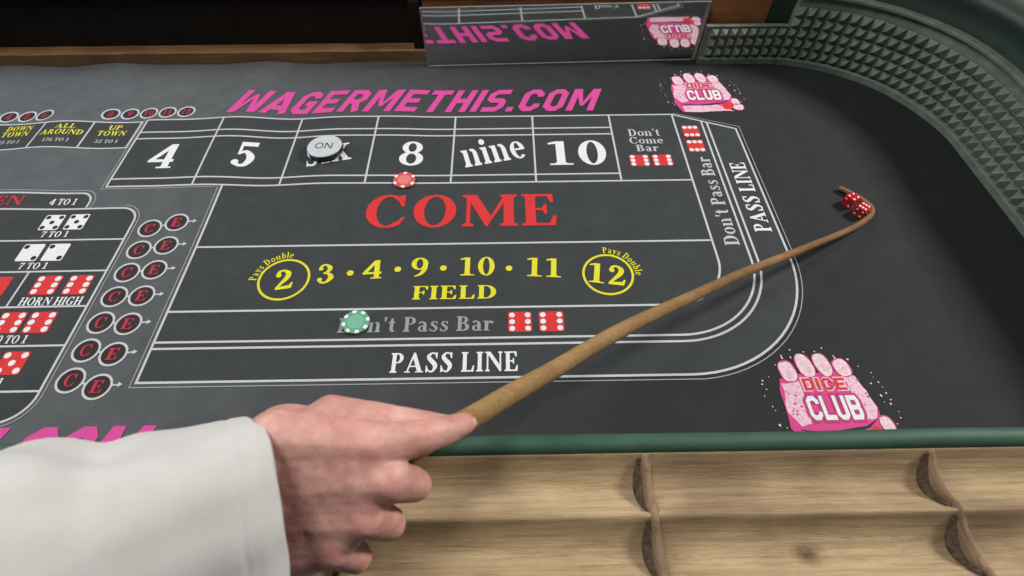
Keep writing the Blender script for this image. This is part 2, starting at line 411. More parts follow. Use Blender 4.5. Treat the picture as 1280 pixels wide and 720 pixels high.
OUTL = sans(0.34, 1.15)
PLAIN = sans(0.15, 1.15)

def text(s, font, x, y, h, width=None, align='l', rot=0, shear=0, gap=0.05, wide=1.0):
    """polygons of a line of text: baseline start (x, y), cap height h, optional total width"""
    adv = 0
    items = []
    for ch in s:
        p, a = font[ch]
        items.append((p, adv))
        adv += a + gap
    adv -= gap
    sx = h * wide
    if width:
        sx = width / adv
    off = {'l': 0, 'c': -adv * sx / 2, 'r': -adv * sx}[align]
    c, sn = math.cos(math.radians(rot)), math.sin(math.radians(rot))
    out = []
    for p, a in items:
        for pl in p:
            q = []
            for px, py in pl:
                X = off + (px + a) * sx + shear * py * h
                Y = py * h
                q.append((x + X * c - Y * sn, y + X * sn + Y * c))
            out.append(q)
    return out

def arctext(s, font, cx, cy, r, a_mid, h, step):
    """letters set round a circle, reading clockwise, a_mid in degrees"""
    n = len(s)
    tot = sum(font[ch][1] + 0.05 for ch in s)
    ang = a_mid + math.degrees(tot * h * step / r) / 2
    out = []
    for ch in s:
        a = font[ch][1] + 0.05
        mid = ang - math.degrees(a * h * step / r) / 2
        out += text(ch, font, cx + r * math.cos(math.radians(mid)), cy + r * math.sin(math.radians(mid)), h, align='c', rot=mid - 90, wide=step)
        ang -= math.degrees(a * h * step / r)
    return out

# ================================================================== THE TABLE
table = empty('craps_table')
tag(table, 'wooden craps table with green rubber pyramid bumper wall and grooved chip rail', 'craps table')

# wood
def wood_mat(name, c1, c2, c3, sc=1.0, rough=0.75, knot=None, axis='x'):
    m, nt, b = new_mat(name)
    st = (7, 170, 170) if axis == 'x' else (170, 7, 170)
    v = coords(nt, st)
    n1 = N(nt, 'ShaderNodeTexNoise', Scale=1.6 * sc, Detail=8, Roughness=0.7, Distortion=0.6)
    nt.links.new(v, n1.inputs['Vector'])
    v2 = coords(nt, tuple(s * 3.2 for s in st))
    n2 = N(nt, 'ShaderNodeTexNoise', Scale=3.0 * sc, Detail=6, Roughness=0.75)
    nt.links.new(v2, n2.inputs['Vector'])
    v3 = coords(nt, (9, 14, 14))
    n3 = N(nt, 'ShaderNodeTexNoise', Scale=1.0, Detail=3)
    nt.links.new(v3, n3.inputs['Vector'])
    r = ramp(nt, [(0.28, c1), (0.5, c2), (0.72, c3)])
    nt.links.new(n1.outputs['Fac'], r.inputs['Fac'])
    r2 = ramp(nt, [(0.30, (0.45, 0.42, 0.38)), (0.46, (1, 1, 1))])
    nt.links.new(n2.outputs['Fac'], r2.inputs['Fac'])
    mx = N(nt, 'ShaderNodeMix', data_type='RGBA', blend_type='MULTIPLY')
    mx.inputs[0].default_value = 0.75
    nt.links.new(r.outputs['Color'], mx.inputs[6])
    nt.links.new(r2.outputs['Color'], mx.inputs[7])
    r3 = ramp(nt, [(0.32, (0.58, 0.53, 0.50)), (0.5, (0.98, 0.96, 0.93)), (0.7, (1.2, 1.18, 1.14))])
    nt.links.new(n3.outputs['Fac'], r3.inputs['Fac'])
    mx2 = N(nt, 'ShaderNodeMix', data_type='RGBA', blend_type='MULTIPLY')
    mx2.inputs[0].default_value = 0.8
    nt.links.new(mx.outputs[2], mx2.inputs[6])
    nt.links.new(r3.outputs['Color'], mx2.inputs[7])
    out = mx2.outputs[2]
    if knot:
        tc = nt.nodes.new('ShaderNodeTexCoord')
        mp = nt.nodes.new('ShaderNodeMapping')
        mp.inputs['Location'].default_value = (-knot[0] / knot[3], -knot[1] / knot[4], 0)
        mp.inputs['Scale'].default_value = (1 / knot[3], 1 / knot[4], 0)
        nt.links.new(tc.outputs['Object'], mp.inputs['Vector'])
        nz = N(nt, 'ShaderNodeTexNoise', Scale=2.2, Detail=4)
        nt.links.new(mp.outputs['Vector'], nz.inputs['Vector'])
        ad = N(nt, 'ShaderNodeMix', data_type='RGBA', blend_type='LINEAR_LIGHT')
        ad.inputs[0].default_value = 0.35
        nt.links.new(mp.outputs['Vector'], ad.inputs[6])
        nt.links.new(nz.outputs['Color'], ad.inputs[7])
        le = N(nt, 'ShaderNodeVectorMath', operation='LENGTH')
        nt.links.new(ad.outputs[2], le.inputs[0])
        rk = ramp(nt, [(0.15, (0.30, 0.27, 0.25)), (1.0, (1, 1, 1))])
        nt.links.new(le.outputs['Value'], rk.inputs['Fac'])
        mk_ = N(nt, 'ShaderNodeMix', data_type='RGBA', blend_type='MULTIPLY')
        mk_.inputs[0].default_value = 1
        nt.links.new(out, mk_.inputs[6])
        nt.links.new(rk.outputs['Color'], mk_.inputs[7])
        out = mk_.outputs[2]
    nt.links.new(out, b.inputs['Base Color'])
    b.inputs['Roughness'].default_value = rough
    b.inputs['Specular IOR Level'].default_value = 0.3
    bp = N(nt, 'ShaderNodeBump', Strength=0.8, Distance=0.0016)
    nt.links.new(n2.outputs['Fac'], bp.inputs['Height'])
    bp2 = N(nt, 'ShaderNodeBump', Strength=0.5, Distance=0.002)
    nt.links.new(n1.outputs['Fac'], bp2.inputs['Height'])
    nt.links.new(bp.outputs['Normal'], bp2.inputs['Normal'])
    nt.links.new(bp2.outputs['Normal'], b.inputs['Normal'])
    return m

M_rail = wood_mat('wood_chip_rail', (0.285, 0.195, 0.108), (0.465, 0.345, 0.205), (0.58, 0.455, 0.290), rough=0.85, knot=(0.932, 0.070, 0, 0.016, 0.011))
M_rib = wood_mat('wood_rib', (0.17, 0.11, 0.065), (0.28, 0.19, 0.115), (0.37, 0.27, 0.165), axis='y')
M_board = wood_mat('wood_back_board', (0.24, 0.095, 0.032), (0.36, 0.15, 0.055), (0.46, 0.21, 0.085), rough=0.6)
M_sill = wood_mat('wood_sill', (0.19, 0.10, 0.045), (0.29, 0.16, 0.075), (0.38, 0.22, 0.105), rough=0.6)
M_bed = wood_mat('wood_bed', (0.12, 0.08, 0.05), (0.2, 0.14, 0.08), (0.25, 0.18, 0.1))
M_rubber = mottled('rubber_green', (0.105, 0.137, 0.108), (0.195, 0.238, 0.192), scale=38, rough=0.72, bump=0.4, bscale=500, bdist=0.0005, spec=0.35)
def per_object(m, lo, hi):
    """each copy's own shade of the base colour"""
    nt = m.node_tree
    b = nt.nodes["Principled BSDF"]
    src = b.inputs['Base Color'].links[0].from_socket
    oi = N(nt, 'ShaderNodeObjectInfo')
    mr = N(nt, 'ShaderNodeMapRange')
    mr.inputs[3].default_value = lo
    mr.inputs[4].default_value = hi
    nt.links.new(oi.outputs['Random'], mr.inputs[0])
    mx = N(nt, 'ShaderNodeVectorMath', operation='SCALE')
    nt.links.new(src, mx.inputs[0])
    nt.links.new(mr.outputs[0], mx.inputs[3])
    nt.links.new(mx.outputs[0], b.inputs['Base Color'])
M_pyr = mottled('rubber_green_pyramid', (0.118, 0.152, 0.120), (0.190, 0.236, 0.190), scale=60, rough=0.7, bump=0.4, bscale=500, bdist=0.0005, spec=0.35)
per_object(M_pyr, 0.80, 1.12)
M_green = mottled('paint_green', (0.026, 0.072, 0.046), (0.040, 0.098, 0.064), scale=45, rough=0.62, bump=0.3, bscale=160, bdist=0.0006, spec=0.3, vec=(0.6, 1, 1))
M_dgreen = mottled('vinyl_dark_green', (0.020, 0.036, 0.027), (0.030, 0.052, 0.039), scale=25, rough=0.5, bump=0.3, bscale=300, bdist=0.0006, spec=0.45)
M_void = mottled('panel_black', (0.016, 0.0135, 0.011), (0.024, 0.020, 0.017), scale=12, rough=0.95, bump=0.1, spec=0.05)

box('bed', (-0.75, 0.045, -0.06), (1.62, 1.30, -0.004), M_bed, table, 0.002)

# --- sweeping a profile (outward offset, height) along the wall's path
XC, YC, RC = 1.242, 0.768, 0.285
def wall_path(y_end, x_start, n_arc=40, n_st=2):
    P = []
    for i in range(n_st):
        P.append(((x_start + (XC - x_start) * i / n_st, YC + RC), (0, 1)))
    for i in range(n_arc + 1):
        a = PI / 2 - PI / 2 * i / n_arc
        P.append(((XC + RC * math.cos(a), YC + RC * math.sin(a)), (math.cos(a), math.sin(a))))
    P.append(((XC + RC, y_end), (1, 0)))
    return P

def sweep(name, prof, path, mat, parent, smooth=True, wob=0.0):
    V, F = [], []
    m = len(prof)
    for k, ((px, py), (nx, ny)) in enumerate(path):
        for d, z in prof:
            wz = wob * noise.noise(Vector((px * 9, py * 9, z * 20))) if wob else 0
            V.append((px + nx * (d + wz), py + ny * (d + wz), z + wz * 0.5))
    for k in range(len(path) - 1):
        for j in range(m - 1):
            a = k * m + j
            F.append((a, a + m, a + m + 1, a + 1))
    F.append(tuple(range(m)))
    F.append(tuple(range((len(path) - 1) * m, len(path) * m))[::-1])
    o = mk(name, V, F, mat, parent, False)
    if smooth:
        o.data.polygons.foreach_set('use_smooth', [True] * (len(F) - 2) + [False] * 2)
        md = o.modifiers.new('edge', 'EDGE_SPLIT')
        md.split_angle = math.radians(28)
    return o

PIT = 0.0212
Z0 = 0.0135
S_STEP = 0.040                                  # the rubber steps up to its full height here, measured along the wall
def arc_path(s0, s1, n):
    return [((XC + RC * math.sin(q / RC), YC + RC * math.cos(q / RC)), (math.sin(q / RC), math.cos(q / RC))) for q in [s0 + (s1 - s0) * i / n for i in range(n + 1)]]
bumper = sweep('rubber_bumper', [(0.012, 0.0002), (0, 0.0002), (0, Z0 - 0.0015), (0.0015, Z0), (0.009, Z0 + 0.0005), (0.009, Z0 + 5 * PIT), (0.0085, Z0 + 5 * PIT + 0.001),
                                 (0.0100, 0.139), (0.0025, 0.1405), (0.0022, 0.1450), (0.0040, 0.1465), (0.0095, 0.1467), (0.0185, 0.1465), (0.026, 0.1465), (0.026, 0.0002)],
               arc_path(S_STEP, RC * PI / 2, 40) + [((XC + RC, 0.165), (1, 0))], M_rubber, table, wob=0.0012)
low = sweep('low_rubber_bumper', [(0.012, 0.0002), (0, 0.0002), (0, Z0 - 0.0015), (0.0015, Z0), (0.009, Z0 + 0.0005), (0.009, Z0 + 3 * PIT), (0.006, Z0 + 3 * PIT + 0.001),
                                  (0.006, Z0 + 3 * PIT + 0.003), (0.0165, Z0 + 3 * PIT + 0.003), (0.0165, 0.0002)],
            [((1.114, YC + RC), (0, 1)), ((1.18, YC + RC), (0, 1))] + arc_path(0.0, S_STEP - 0.0008, 6), M_rubber, table, wob=0.0)
# pyramids: one shared mesh, base on the rubber sheet, blunted tip inwards (-x local is along the wall)
CP = 0.0198
hp, hx, pr, tp = PIT / 2 - 0.0004, CP / 2 - 0.0003, 0.0122, 0.0008
pv = [(-hx, 0, -hp), (hx, 0, -hp), (hx, 0, hp), (-hx, 0, hp), (-tp, -pr, -tp), (tp, -pr, -tp), (tp, -pr, tp), (-tp, -pr, tp)]
pf = [(0, 1, 5, 4), (1, 2, 6, 5), (2, 3, 7, 6), (3, 0, 4, 7), (4, 5, 6, 7)]
pme = bpy.data.meshes.new('pyramid')
pme.from_pydata(pv, [], pf)
pme.update()
pme.materials.append(M_pyr)
def pyramid(px, py, nx, ny, z, parent):
    o = bpy.data.objects.new('pyramid', pme)
    COL.objects.link(o)
    o.parent = parent
    d = 0.0092
    o.location = (px + nx * d, py + ny * d, z)
    o.rotation_euler = (random.uniform(-.035, .035), random.uniform(-.035, .035), math.atan2(ny, nx) - PI / 2 + random.uniform(-.03, .03))
    s = random.uniform(0.97, 1.0)
    o.scale = (s, random.uniform(0.9, 1.08), s)
Larc = RC * PI / 2
s = CP / 2
while s < Larc + (YC - 0.20):
    if s < Larc:
        a = PI / 2 - s / RC
        p, n = (XC + RC * math.cos(a), YC + RC * math.sin(a)), (math.cos(a), math.sin(a))
    else:
        p, n = (XC + RC, YC - (s - Larc)), (1, 0)
    tall = s > S_STEP
    for r in range(5 if tall else 3):
        pyramid(p[0], p[1], n[0], n[1], Z0 + 0.0005 + PIT * (r + 0.5), bumper if tall else low)
    s += CP
xx = XC - CP / 2
while xx > 1.12:
    for r in range(3):
        pyramid(xx, YC + RC, 0, 1, Z0 + 0.0005 + PIT * (r + 0.5), low)
    xx -= CP
# padded rail above the bumper
prof = [(0.0270, 0.002), (0.0270, 0.1468), (0.0180, 0.1468)]
prof += [(0.0170 + 0.004 * math.sin(PI * i / 8), 0.148 + 0.042 * i / 8) for i in range(1, 8)]
prof += [(0.046 - 0.029 * math.cos(a), 0.19 + 0.023 * math.sin(a)) for a in [PI * i / 14 for i in range(15)]]
prof += [(0.075, 0.05)]
sweep('padded_rail', prof, wall_path(0.02, XC, n_st=1)[1:], M_dgreen, table, wob=0.002)
sweep('outer_rail', [(0.0755, 0.05), (0.0755, 0.196), (0.079, 0.201), (0.190, 0.201), (0.195, 0.196), (0.195, 0.05)], wall_path(-0.05, XC, n_st=1)[1:], M_board, table)

# --- back side: board behind the mirror, sill and black panel of the dealer's opening
bb = empty('back_wall')
bb.parent = table
box('board', (0.533, 1.082, 0.0), (XC - 0.001, 1.104, 0.1292), M_board, bb, 0.002)
box('top_ledge', (0.529, 1.0795, 0.1295), (XC - 0.001, 1.22, 0.146), M_rail, bb, 0.003)
sill = mk('sill', *(lambda xs: ([(x, y, z + (0.0012 * noise.noise(Vector((x * 14, 3, 0))) if z > 0.01 else 0)) for x in xs for y, z in ((1.076, 0.0), (1.0755, 0.0255), (1.0775, 0.0275), (1.12, 0.0275), (1.12, 0.0))],
      [(i * 5 + j, i * 5 + 5 + j, i * 5 + 6 + j, i * 5 + 1 + j) for i in range(len(xs) - 1) for j in range(4)]))([-0.7 + 1.228 * i / 40 for i in range(41)]), M_sill, bb)
box('opening_panel', (-0.70, 1.105, 0.028), (0.5285, 1.115, 0.155), M_void, bb)
box('opening_post', (0.505, 1.079, 0.0282), (0.5283, 1.1045, 0.1265), M_void, bb, 0.002)
box('top_cap', (-0.70, 1.085, 0.1555), (0.5285, 1.20, 0.170), M_sill, bb, 0.002)

# --- near side: wall, green edge, chip rail
fr = empty('near_wall')
fr.parent = table
box('inner_wall', (-0.70, 0.150, 0.0), (1.52, 0.163, 0.190), M_dgreen, fr, 0.001)
V, F = [], []
nx_ = 90
pro = [(0.1625, 0.188), (0.1635, 0.1935)] + [(0.1550 + 0.0085 * math.cos(a), 0.1945 + 0.0075 * math.sin(a)) for a in [PI * i / 12 for i in range(13)]] + [(0.1465, 0.188)]
for i in range(nx_ + 1):
    x = -0.70 + 2.22 * i / nx_
    for y, z in pro:
        dy = 0.0007 * noise.noise(Vector((x * 6, 1, 2))); dz = 0.0006 * noise.noise(Vector((x * 8, 5, 2)))
        V.append((x, y + dy, z + dz))
for i in range(nx_):
    for j in range(len(pro) - 1):
        a = i * len(pro) + j
        F.append((a, a + 1, a + 1 + len(pro), a + len(pro)))
mk('green_edge', V, F, M_green, fr, True)

def groove_z(y, depth, yc, hw):
    t = (y - yc) / hw
    return -depth * math.sqrt(max(0, 1 - t * t)) if abs(t) < 1 else 0.0
ZR = 0.197
pro = [(0.1463, 0.15), (0.1463, ZR - 0.001), (0.1458, ZR - 0.0002)]
GR = [(0.1215, 0.0225), (0.0725, 0.0225)]
for yc, hw in GR:
    for i in range(25):
        t = 1 - 2 * i / 24
        # a rounded shoulder, then the trough
        pro.append((yc + (hw + 0.0015) * t, ZR - 0.0005 - 0.0200 * (1 - t * t) ** 1.12))
pro += [(0.046, ZR), (0.030, ZR - 0.001), (0.026, ZR - 0.005), (0.0255, 0.10), (0.0255, 0.0)]
V, F = [], []
nx_ = 150
for i in range(nx_ + 1):
    x = -0.70 + 2.30 * i / nx_
    for y, z in pro:
        k = 1 if 0.03 < y < 0.1455 else 0
        V.append((x, y + k * 0.0009 * noise.noise(Vector((x * 11, y * 40, 7))), z + k * (0.0009 * noise.noise(Vector((x * 9, y * 60, 1))) + 0.0005 * noise.noise(Vector((x * 40, y * 200, 3))))))
m_ = len(pro)
for i in range(nx_):
    for j in range(m_ - 1):
        a = i * m_ + j
        F.append((a, a + 1, a + 1 + m_, a + m_))
chip_rail = mk('chip_rail', V, F, M_rail, fr, True)

M_shade = mottled('painted_shade', (0.035, 0.026, 0.02), (0.15, 0.105, 0.07), scale=260, rough=0.95, bump=0.8, bscale=700, bdist=0.001, spec=0.15)  # dark brown of the shade painted beside the rail dividers
def rib(x):
    """thin wooden web that divides the grooves, its top edge dipping less than the grooves do"""
    V, F = [], []
    ys = [0.1452 - (0.1452 - 0.028) * i / 44 for i in range(45)]
    sec = []
    for y in ys:
        z = ZR + 0.0012
        for yc, hw in GR:
            t = (y - yc) / hw
            if abs(t) < 1:
                z = ZR + 0.0012 - 0.0060 * (1 - t * t)
        n1 = 0.0014 * noise.noise(Vector((x * 30, y * 70, 4)))
        hw_ = 0.0036 + 0.0015 * noise.noise(Vector((x * 50, y * 55, 9)))
        cx = x + 0.0016 * noise.noise(Vector((x * 20, y * 30, 2)))
        zz = z + n1
        V += [(cx - hw_, y, ZR - 0.026), (cx - hw_, y, zz - 0.003), (cx - hw_ * .45, y, zz - 0.0004), (cx + hw_ * .45, y, zz - 0.0004), (cx + hw_, y, zz - 0.003), (cx + hw_, y, ZR - 0.026)]
    for i in range(len(ys) - 1):
        for j in range(5):
            a = i * 6 + j
            F.append((a, a + 6, a + 7, a + 1))
    F.append((0, 1, 2, 3, 4, 5))
    n = (len(ys) - 1) * 6
    F.append((n + 5, n + 4, n + 3, n + 2, n + 1, n))
    o = mk('rail_divider', V, F, M_rib, fr, True)
    # dark crescent per groove, painted shade on the divider's left face
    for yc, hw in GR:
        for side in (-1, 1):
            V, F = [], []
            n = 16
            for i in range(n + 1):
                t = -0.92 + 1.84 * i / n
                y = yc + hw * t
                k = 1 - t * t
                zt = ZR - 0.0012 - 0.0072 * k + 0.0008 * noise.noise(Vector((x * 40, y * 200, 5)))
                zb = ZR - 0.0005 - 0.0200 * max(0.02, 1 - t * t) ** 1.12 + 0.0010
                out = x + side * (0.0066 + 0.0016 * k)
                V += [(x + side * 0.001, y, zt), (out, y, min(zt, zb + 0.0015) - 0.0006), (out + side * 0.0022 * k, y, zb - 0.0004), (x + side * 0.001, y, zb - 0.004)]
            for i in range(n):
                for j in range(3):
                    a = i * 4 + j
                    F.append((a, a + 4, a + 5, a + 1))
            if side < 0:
                mk('divider_shade', V, F, M_shade, fr, True)
    return o
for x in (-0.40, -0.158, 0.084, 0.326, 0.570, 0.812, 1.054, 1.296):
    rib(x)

# ================================================================== THE LAYOUT CLOTH
cloth_root = empty('layout_cloth')
tag(cloth_root, 'black printed craps layout cloth covering the table bed', 'layout cloth')
nxc, nyc = 188, 74
V, F = [], []
for i in range(nxc + 1):
    for j in range(nyc + 1):
        x = -0.70 + 2.235 * i / nxc
        y = 0.165 + 0.909 * j / nyc
        V.append((x, y, H(x, y)))
for i in range(nxc):
    for j in range(nyc):
        a = i * (nyc + 1) + j
        F.append((a, a + nyc + 1, a + nyc + 2, a + 1))
mk('cloth', V, F, M_cloth, cloth_root, True)

Z_PANEL, Z_LINE, Z_TEXT, Z_PIP = 0.0003, 0.0006, 0.0009, 0.0012
LW, TW = 0.0034, 0.0014
yt0, yt1, yt2, yt3, yt4, yt5, yt6, yt7, yt8, yt9 = 0.8793, 0.841, 0.8217, 0.7113, 0.6921, 0.5515, 0.4283, 0.377, 0.3668, 0.3155
BW = 0.15
XL, XR = 0.2028, 1.0232
CX, CY = 0.942, 0.512
def word(s, font, mat, *a, name='printed_word', z=Z_TEXT, **k):
    return Pr().ext(text(s, font, *a, **k)).build(name, mat, z, cloth_root)
def number(*a, **k):
    return word(*a, name='printed_number', **k)
def lines(mat, wd, *plines, name='printed_line', z=Z_LINE):
    for pl in plines:
        Pr().line(pl, wd).build(name, mat, z, cloth_root)

def pass_corner(r):
    return arc(CX, CY, r, -90, 0, 20)
ro = 0.1965
# dark printed fields
Pr().poly([(XL, yt4), (XL, yt9)] + [(CX, yt9)] + pass_corner(ro)[1:] + [(CX + ro, 0.832), (XR, yt0), (XR, yt0)][:2] + [(XR, yt4)]).build('printed_field', M_panel, Z_PANEL, cloth_root)
Pr().poly([(0, yt4 + .0002), (XR, yt4 + .0002), (XR, yt0), (0, yt0)]).build('printed_field', M_panel, Z_PANEL, cloth_root)
# number boxes
lines(M_line, LW, [(0, yt0), (XR, yt0)], [(0, yt1), (6 * BW, yt1)], [(0, yt2), (6 * BW, yt2)], [(0, yt3), (6 * BW, yt3)], [(0, yt4), (XR, yt4)])
lines(M_line, LW, *[[(i * BW, yt0), (i * BW, yt4)] for i in range(7)], z=Z_LINE + 0.0001)
lines(M_thin, TW, [(-0.0065, yt0 + 0.002), (-0.0065, yt4 - 0.0055), (0.19, yt4 - 0.0055)])
# left edge of the big field, inner and outer outlines
lines(M_line, LW, [(XL, yt4), (XL, yt9), (CX, yt9)] + pass_corner(ro)[1:] + [(CX + ro, 0.832), (XR, yt0)])
r2 = ro + 0.0075
lines(M_thin, TW, [(XL - 0.0065, yt4 - 0.004), (XL - 0.0065, yt9 - 0.0068), (CX, yt9 - 0.0068)] + pass_corner(r2)[1:] + [(CX + r2, 0.8385), (XR + 0.004, yt0 + 0.0035)])
lines(M_line, LW, [(XL, yt8), (CX, yt8)] + pass_corner(CY - yt8)[1:] + [(CX + CY - yt8, 0.8535)])
lines(M_line, LW, [(XL, yt7), (CX, yt7)] + pass_corner(CY - yt7)[1:] + [(CX + CY - yt7, 0.8575)])
lines(M_line, LW, [(XL, yt6), (CX, yt6)] + pass_corner(CY - yt6)[1:] + [(XR + 0.001, yt0)], z=Z_LINE + 0.0001)
lines(M_line, LW, [(XL, yt5), (XR, yt5)])

# numbers
number('4', SER, M_white, 0.073, 0.737, 0.066, width=0.050, align='c')
number('5', SER, M_white, 0.222, 0.739, 0.066, width=0.048, align='c')
number('8', SER, M_white, 0.525, 0.738, 0.064, width=0.048, align='c')
number('10', SER, M_white, 0.828, 0.735, 0.066, width=0.112, align='c')
number('nine', SER, M_white, 0.624, 0.731, 0.069, width=0.118, rot=13.5)
number('six', SER, M_white, 0.338, 0.735, 0.069, width=0.082, rot=13.5)
word('COME', SER, M_red, 0.459, 0.588, 0.073, width=0.325)
word('FIELD', SER, M_yellow, 0.619, 0.4437, 0.0245, width=0.127, align='c')
number('3', SER, M_yellow, 0.422, 0.4765, 0.0365, width=0.029, align='c', rot=5)
number('4', SER, M_yellow, 0.492, 0.4835, 0.0355, width=0.031, align='c', rot=3)
number('9', SER, M_yellow, 0.563, 0.4870, 0.0355, width=0.029, align='c', rot=1)
number('10', SER, M_yellow, 0.651, 0.4870, 0.0355, width=0.056, align='c', rot=0)
number('11', SER, M_yellow, 0.753, 0.4825, 0.0365, width=0.057, align='c', rot=-4)
for dx, dy in ((0.457, 0.495), (0.529, 0.501), (0.599, 0.502), (0.700, 0.500)):
    Pr().circle(dx, dy, 0.0052).build('printed_dot', M_yellow, Z_TEXT, cloth_root)
for cx, cy, s, a, rot in ((0.358, 0.485, '2', 133, 9), (0.851, 0.486, '12', 45, -9)):
    c = Pr().line(arc(cx, cy, 0.0375, 0, 360, 40)[:-1], 0.0036, True).build('printed_circle', M_yellow, Z_LINE, cloth_root)
    number(s, SER, M_yellow, cx + (0.004 if s == '2' else -0.004), cy - 0.0185, 0.0375, width=0.030 if s == '2' else 0.060, align='c', rot=rot)
    Pr().ext(arctext('Pays Double', SER, cx, cy, 0.0415, a, 0.0118, 0.84)).build('printed_word', M_yellow, Z_TEXT, cloth_root)

word("Don't Pass Bar", SER, M_grey, 0.455, 0.3885, 0.0245, width=0.222)
word('PASS LINE', SER, M_white, 0.537, 0.3245, 0.0300, width=0.174)
word("Don't", SER, M_lgrey, 0.9605, 0.8135, 0.0205, width=0.060, align='c')
word('Come', SER, M_lgrey, 0.9610, 0.7915, 0.0185, width=0.064, align='c')
word('Bar', SER, M_lgrey, 0.9600, 0.7695, 0.0185, width=0.042, align='c')
word("Don't Pass Bar", SER, M_lgrey, 1.0675, 0.540, 0.0235, width=0.212, rot=90)
word('PASS LINE', SER, M_white, 1.1275, 0.568, 0.0275, width=0.168, rot=90)
WAG = 'WAGERMETHIS.COM'
word(WAG, HEAVY, M_pink, 0.149, 0.8945, 0.0725, width=0.722, shear=0.36, gap=0.13)
word(WAG, HEAVY, M_pink, 0.228, 0.1835, 0.0725, width=0.722, shear=0.36, gap=0.13, align='r')

# printed dice
PIPS = {2: [(-1, 1), (1, -1)], 5: [(-1, -1), (-1, 1), (1, -1), (1, 1), (0, 0)], 6: [(-1, -1), (-1, 0), (-1, 1), (1, -1), (1, 0), (1, 1)],
        66: [(-1, -1), (0, -1), (1, -1), (-1, 1), (0, 1), (1, 1)]}
def pdie(cx, cy, sx, sy, n, col, pipcol, r=0.0042):
    hx, hy, c = sx / 2, sy / 2, 0.003
    pts = []
    for qx, qy, a0 in ((1, 1, 0), (-1, 1, 90), (-1, -1, 180), (1, -1, 270)):
        pts += [(cx + qx * (hx - c) + c * math.cos(math.radians(a0 + 30 * i)), cy + qy * (hy - c) + c * math.sin(math.radians(a0 + 30 * i))) for i in range(4)]
    d = Pr().poly(pts).build('printed_die', col, Z_TEXT, cloth_root)
    for px, py in PIPS[n]:
        Pr().circle(cx + px * hx * 0.66, cy + py * hy * 0.66, r, 14).build('pip', pipcol, Z_PIP, d)
pdie(0.7145, 0.4025, 0.034, 0.034, 6, M_red, M_white)
pdie(0.7595, 0.4025, 0.036, 0.034, 6, M_red, M_white)
pdie(0.940, 0.7445, 0.036, 0.030, 6, M_red, M_white, 0.0044)
pdie(0.982, 0.7445, 0.036, 0.030, 6, M_red, M_white, 0.0044)
pdie(1.051, 0.826, 0.031, 0.034, 66, M_red, M_white, 0.0043)
pdie(1.051, 0.783, 0.031, 0.034, 66, M_red, M_white, 0.0043)

# the bets of the centre, left
lines(M_line, LW * 0.9, [(-0.60, 0.868), (-0.009, 0.8735), (-0.0095, 0.797), (-0.60, 0.791)])
lines(M_line, LW * 0.9, [(-0.0985, 0.872), (-0.0985, 0.796)], [(-0.191, 0.871), (-0.191, 0.795)], [(-0.283, 0.870), (-0.283, 0.794)], z=Z_LINE + 0.0001)
Pr().poly([(-0.60, 0.791), (-0.0095, 0.797), (-0.009, 0.8735), (-0.60, 0.868)]).build('printed_field', M_panel, Z_PANEL, cloth_root)
for cx, a, b, c in ((-0.0535, 'UP', 'TOWN', '35 TO 1'), (-0.145, 'ALL', 'AROUND', '176 TO 1'), (-0.236, 'DOWN', 'TOWN', '35 TO 1')):
    word(a, SER, M_yellow, cx, 0.8505, 0.0135, width=0.0135 * 0.95 * len(a), align='c')
    word(b, SER, M_yellow, cx, 0.8325, 0.0145, width=0.0135 * 0.95 * len(b) + 0.002, align='c')
    word(c, SER, M_lgrey, cx, 0.8115, 0.0095, width=0.0062 * len(c), align='c')
for i, s_ in enumerate(('8', '9', '10', '11', '12')):
    cx, cy = -0.080 + 0.0365 * i, 0.8985 + 0.0014 * i
    Pr().circle(cx, cy, 0.0145, 24).build('printed_disc', M_ringfill, Z_PANEL, cloth_root)
    Pr().line(arc(cx, cy, 0.0155, 0, 360, 28)[:-1], 0.0036, True).build('printed_circle', M_line, Z_LINE, cloth_root)
    number(s_, SER, M_dred, cx, cy - 0.008, 0.016, width=0.0095 * len(s_), align='c')
for i, s_ in enumerate(('2', '3', '4', '5', '6')):
    cx, cy = -0.351 + 0.0358 * i, 0.894 + 0.0006 * i
    Pr().circle(cx, cy, 0.0145, 24).build('printed_disc', M_ringfill, Z_PANEL, cloth_root)
    Pr().line(arc(cx, cy, 0.0155, 0, 360, 28)[:-1], 0.0036, True).build('printed_circle', M_line, Z_LINE, cloth_root)
    number(s_, SER, M_dred, cx, cy - 0.008, 0.016, width=0.0105, align='c')
# proposition box
XB = 0.081
row = [0.640, 0.571, 0.507, 0.441, 0.375, 0.306]
def prop_outline(g):
    return [(-0.62, 0.640 + g), (XB - 0.030, 0.640 + g)] + arc(XB - 0.030, 0.610, 0.030 + g, 90, 0, 10)[1:] + arc(XB - 0.040, 0.302, 0.040 + g, 0, -90, 10) + [(-0.62, 0.262 - g)]
Pr().poly(prop_outline(0.0)).build('printed_field', M_panel, Z_PANEL, cloth_root)
lines(M_line, LW, prop_outline(0.0))
lines(M_thin, TW, prop_outline(0.0065)[1:])
tp_ = [(-0.62, 0.678), (-0.036, 0.678)] + arc(-0.036, 0.6545, 0.0235, 90, 0, 8)[1:] + [(-0.0125, 0.6425)]
Pr().poly(tp_ + [(-0.62, 0.6425)]).build('printed_field', M_panel, Z_PANEL, cloth_root)
lines(M_line, LW, tp_)
lines(M_thin, TW, [(-0.62, 0.6845), (-0.034, 0.6845)] + arc(-0.034, 0.6545, 0.030, 90, -25, 8)[1:])
lines(M_line, LW * 0.9, *[[(-0.62, y - 0.0035), (XB, y)] for y in row[1:]], z=Z_LINE + 0.0001)
lines(M_line, LW * 0.9, [(-0.037, row[2] - 0.002), (-0.037, row[3])], z=Z_LINE + 0.0002)
word('4 TO 1', SER, M_white, -0.057, 0.650, 0.0145, width=0.046, align='c')
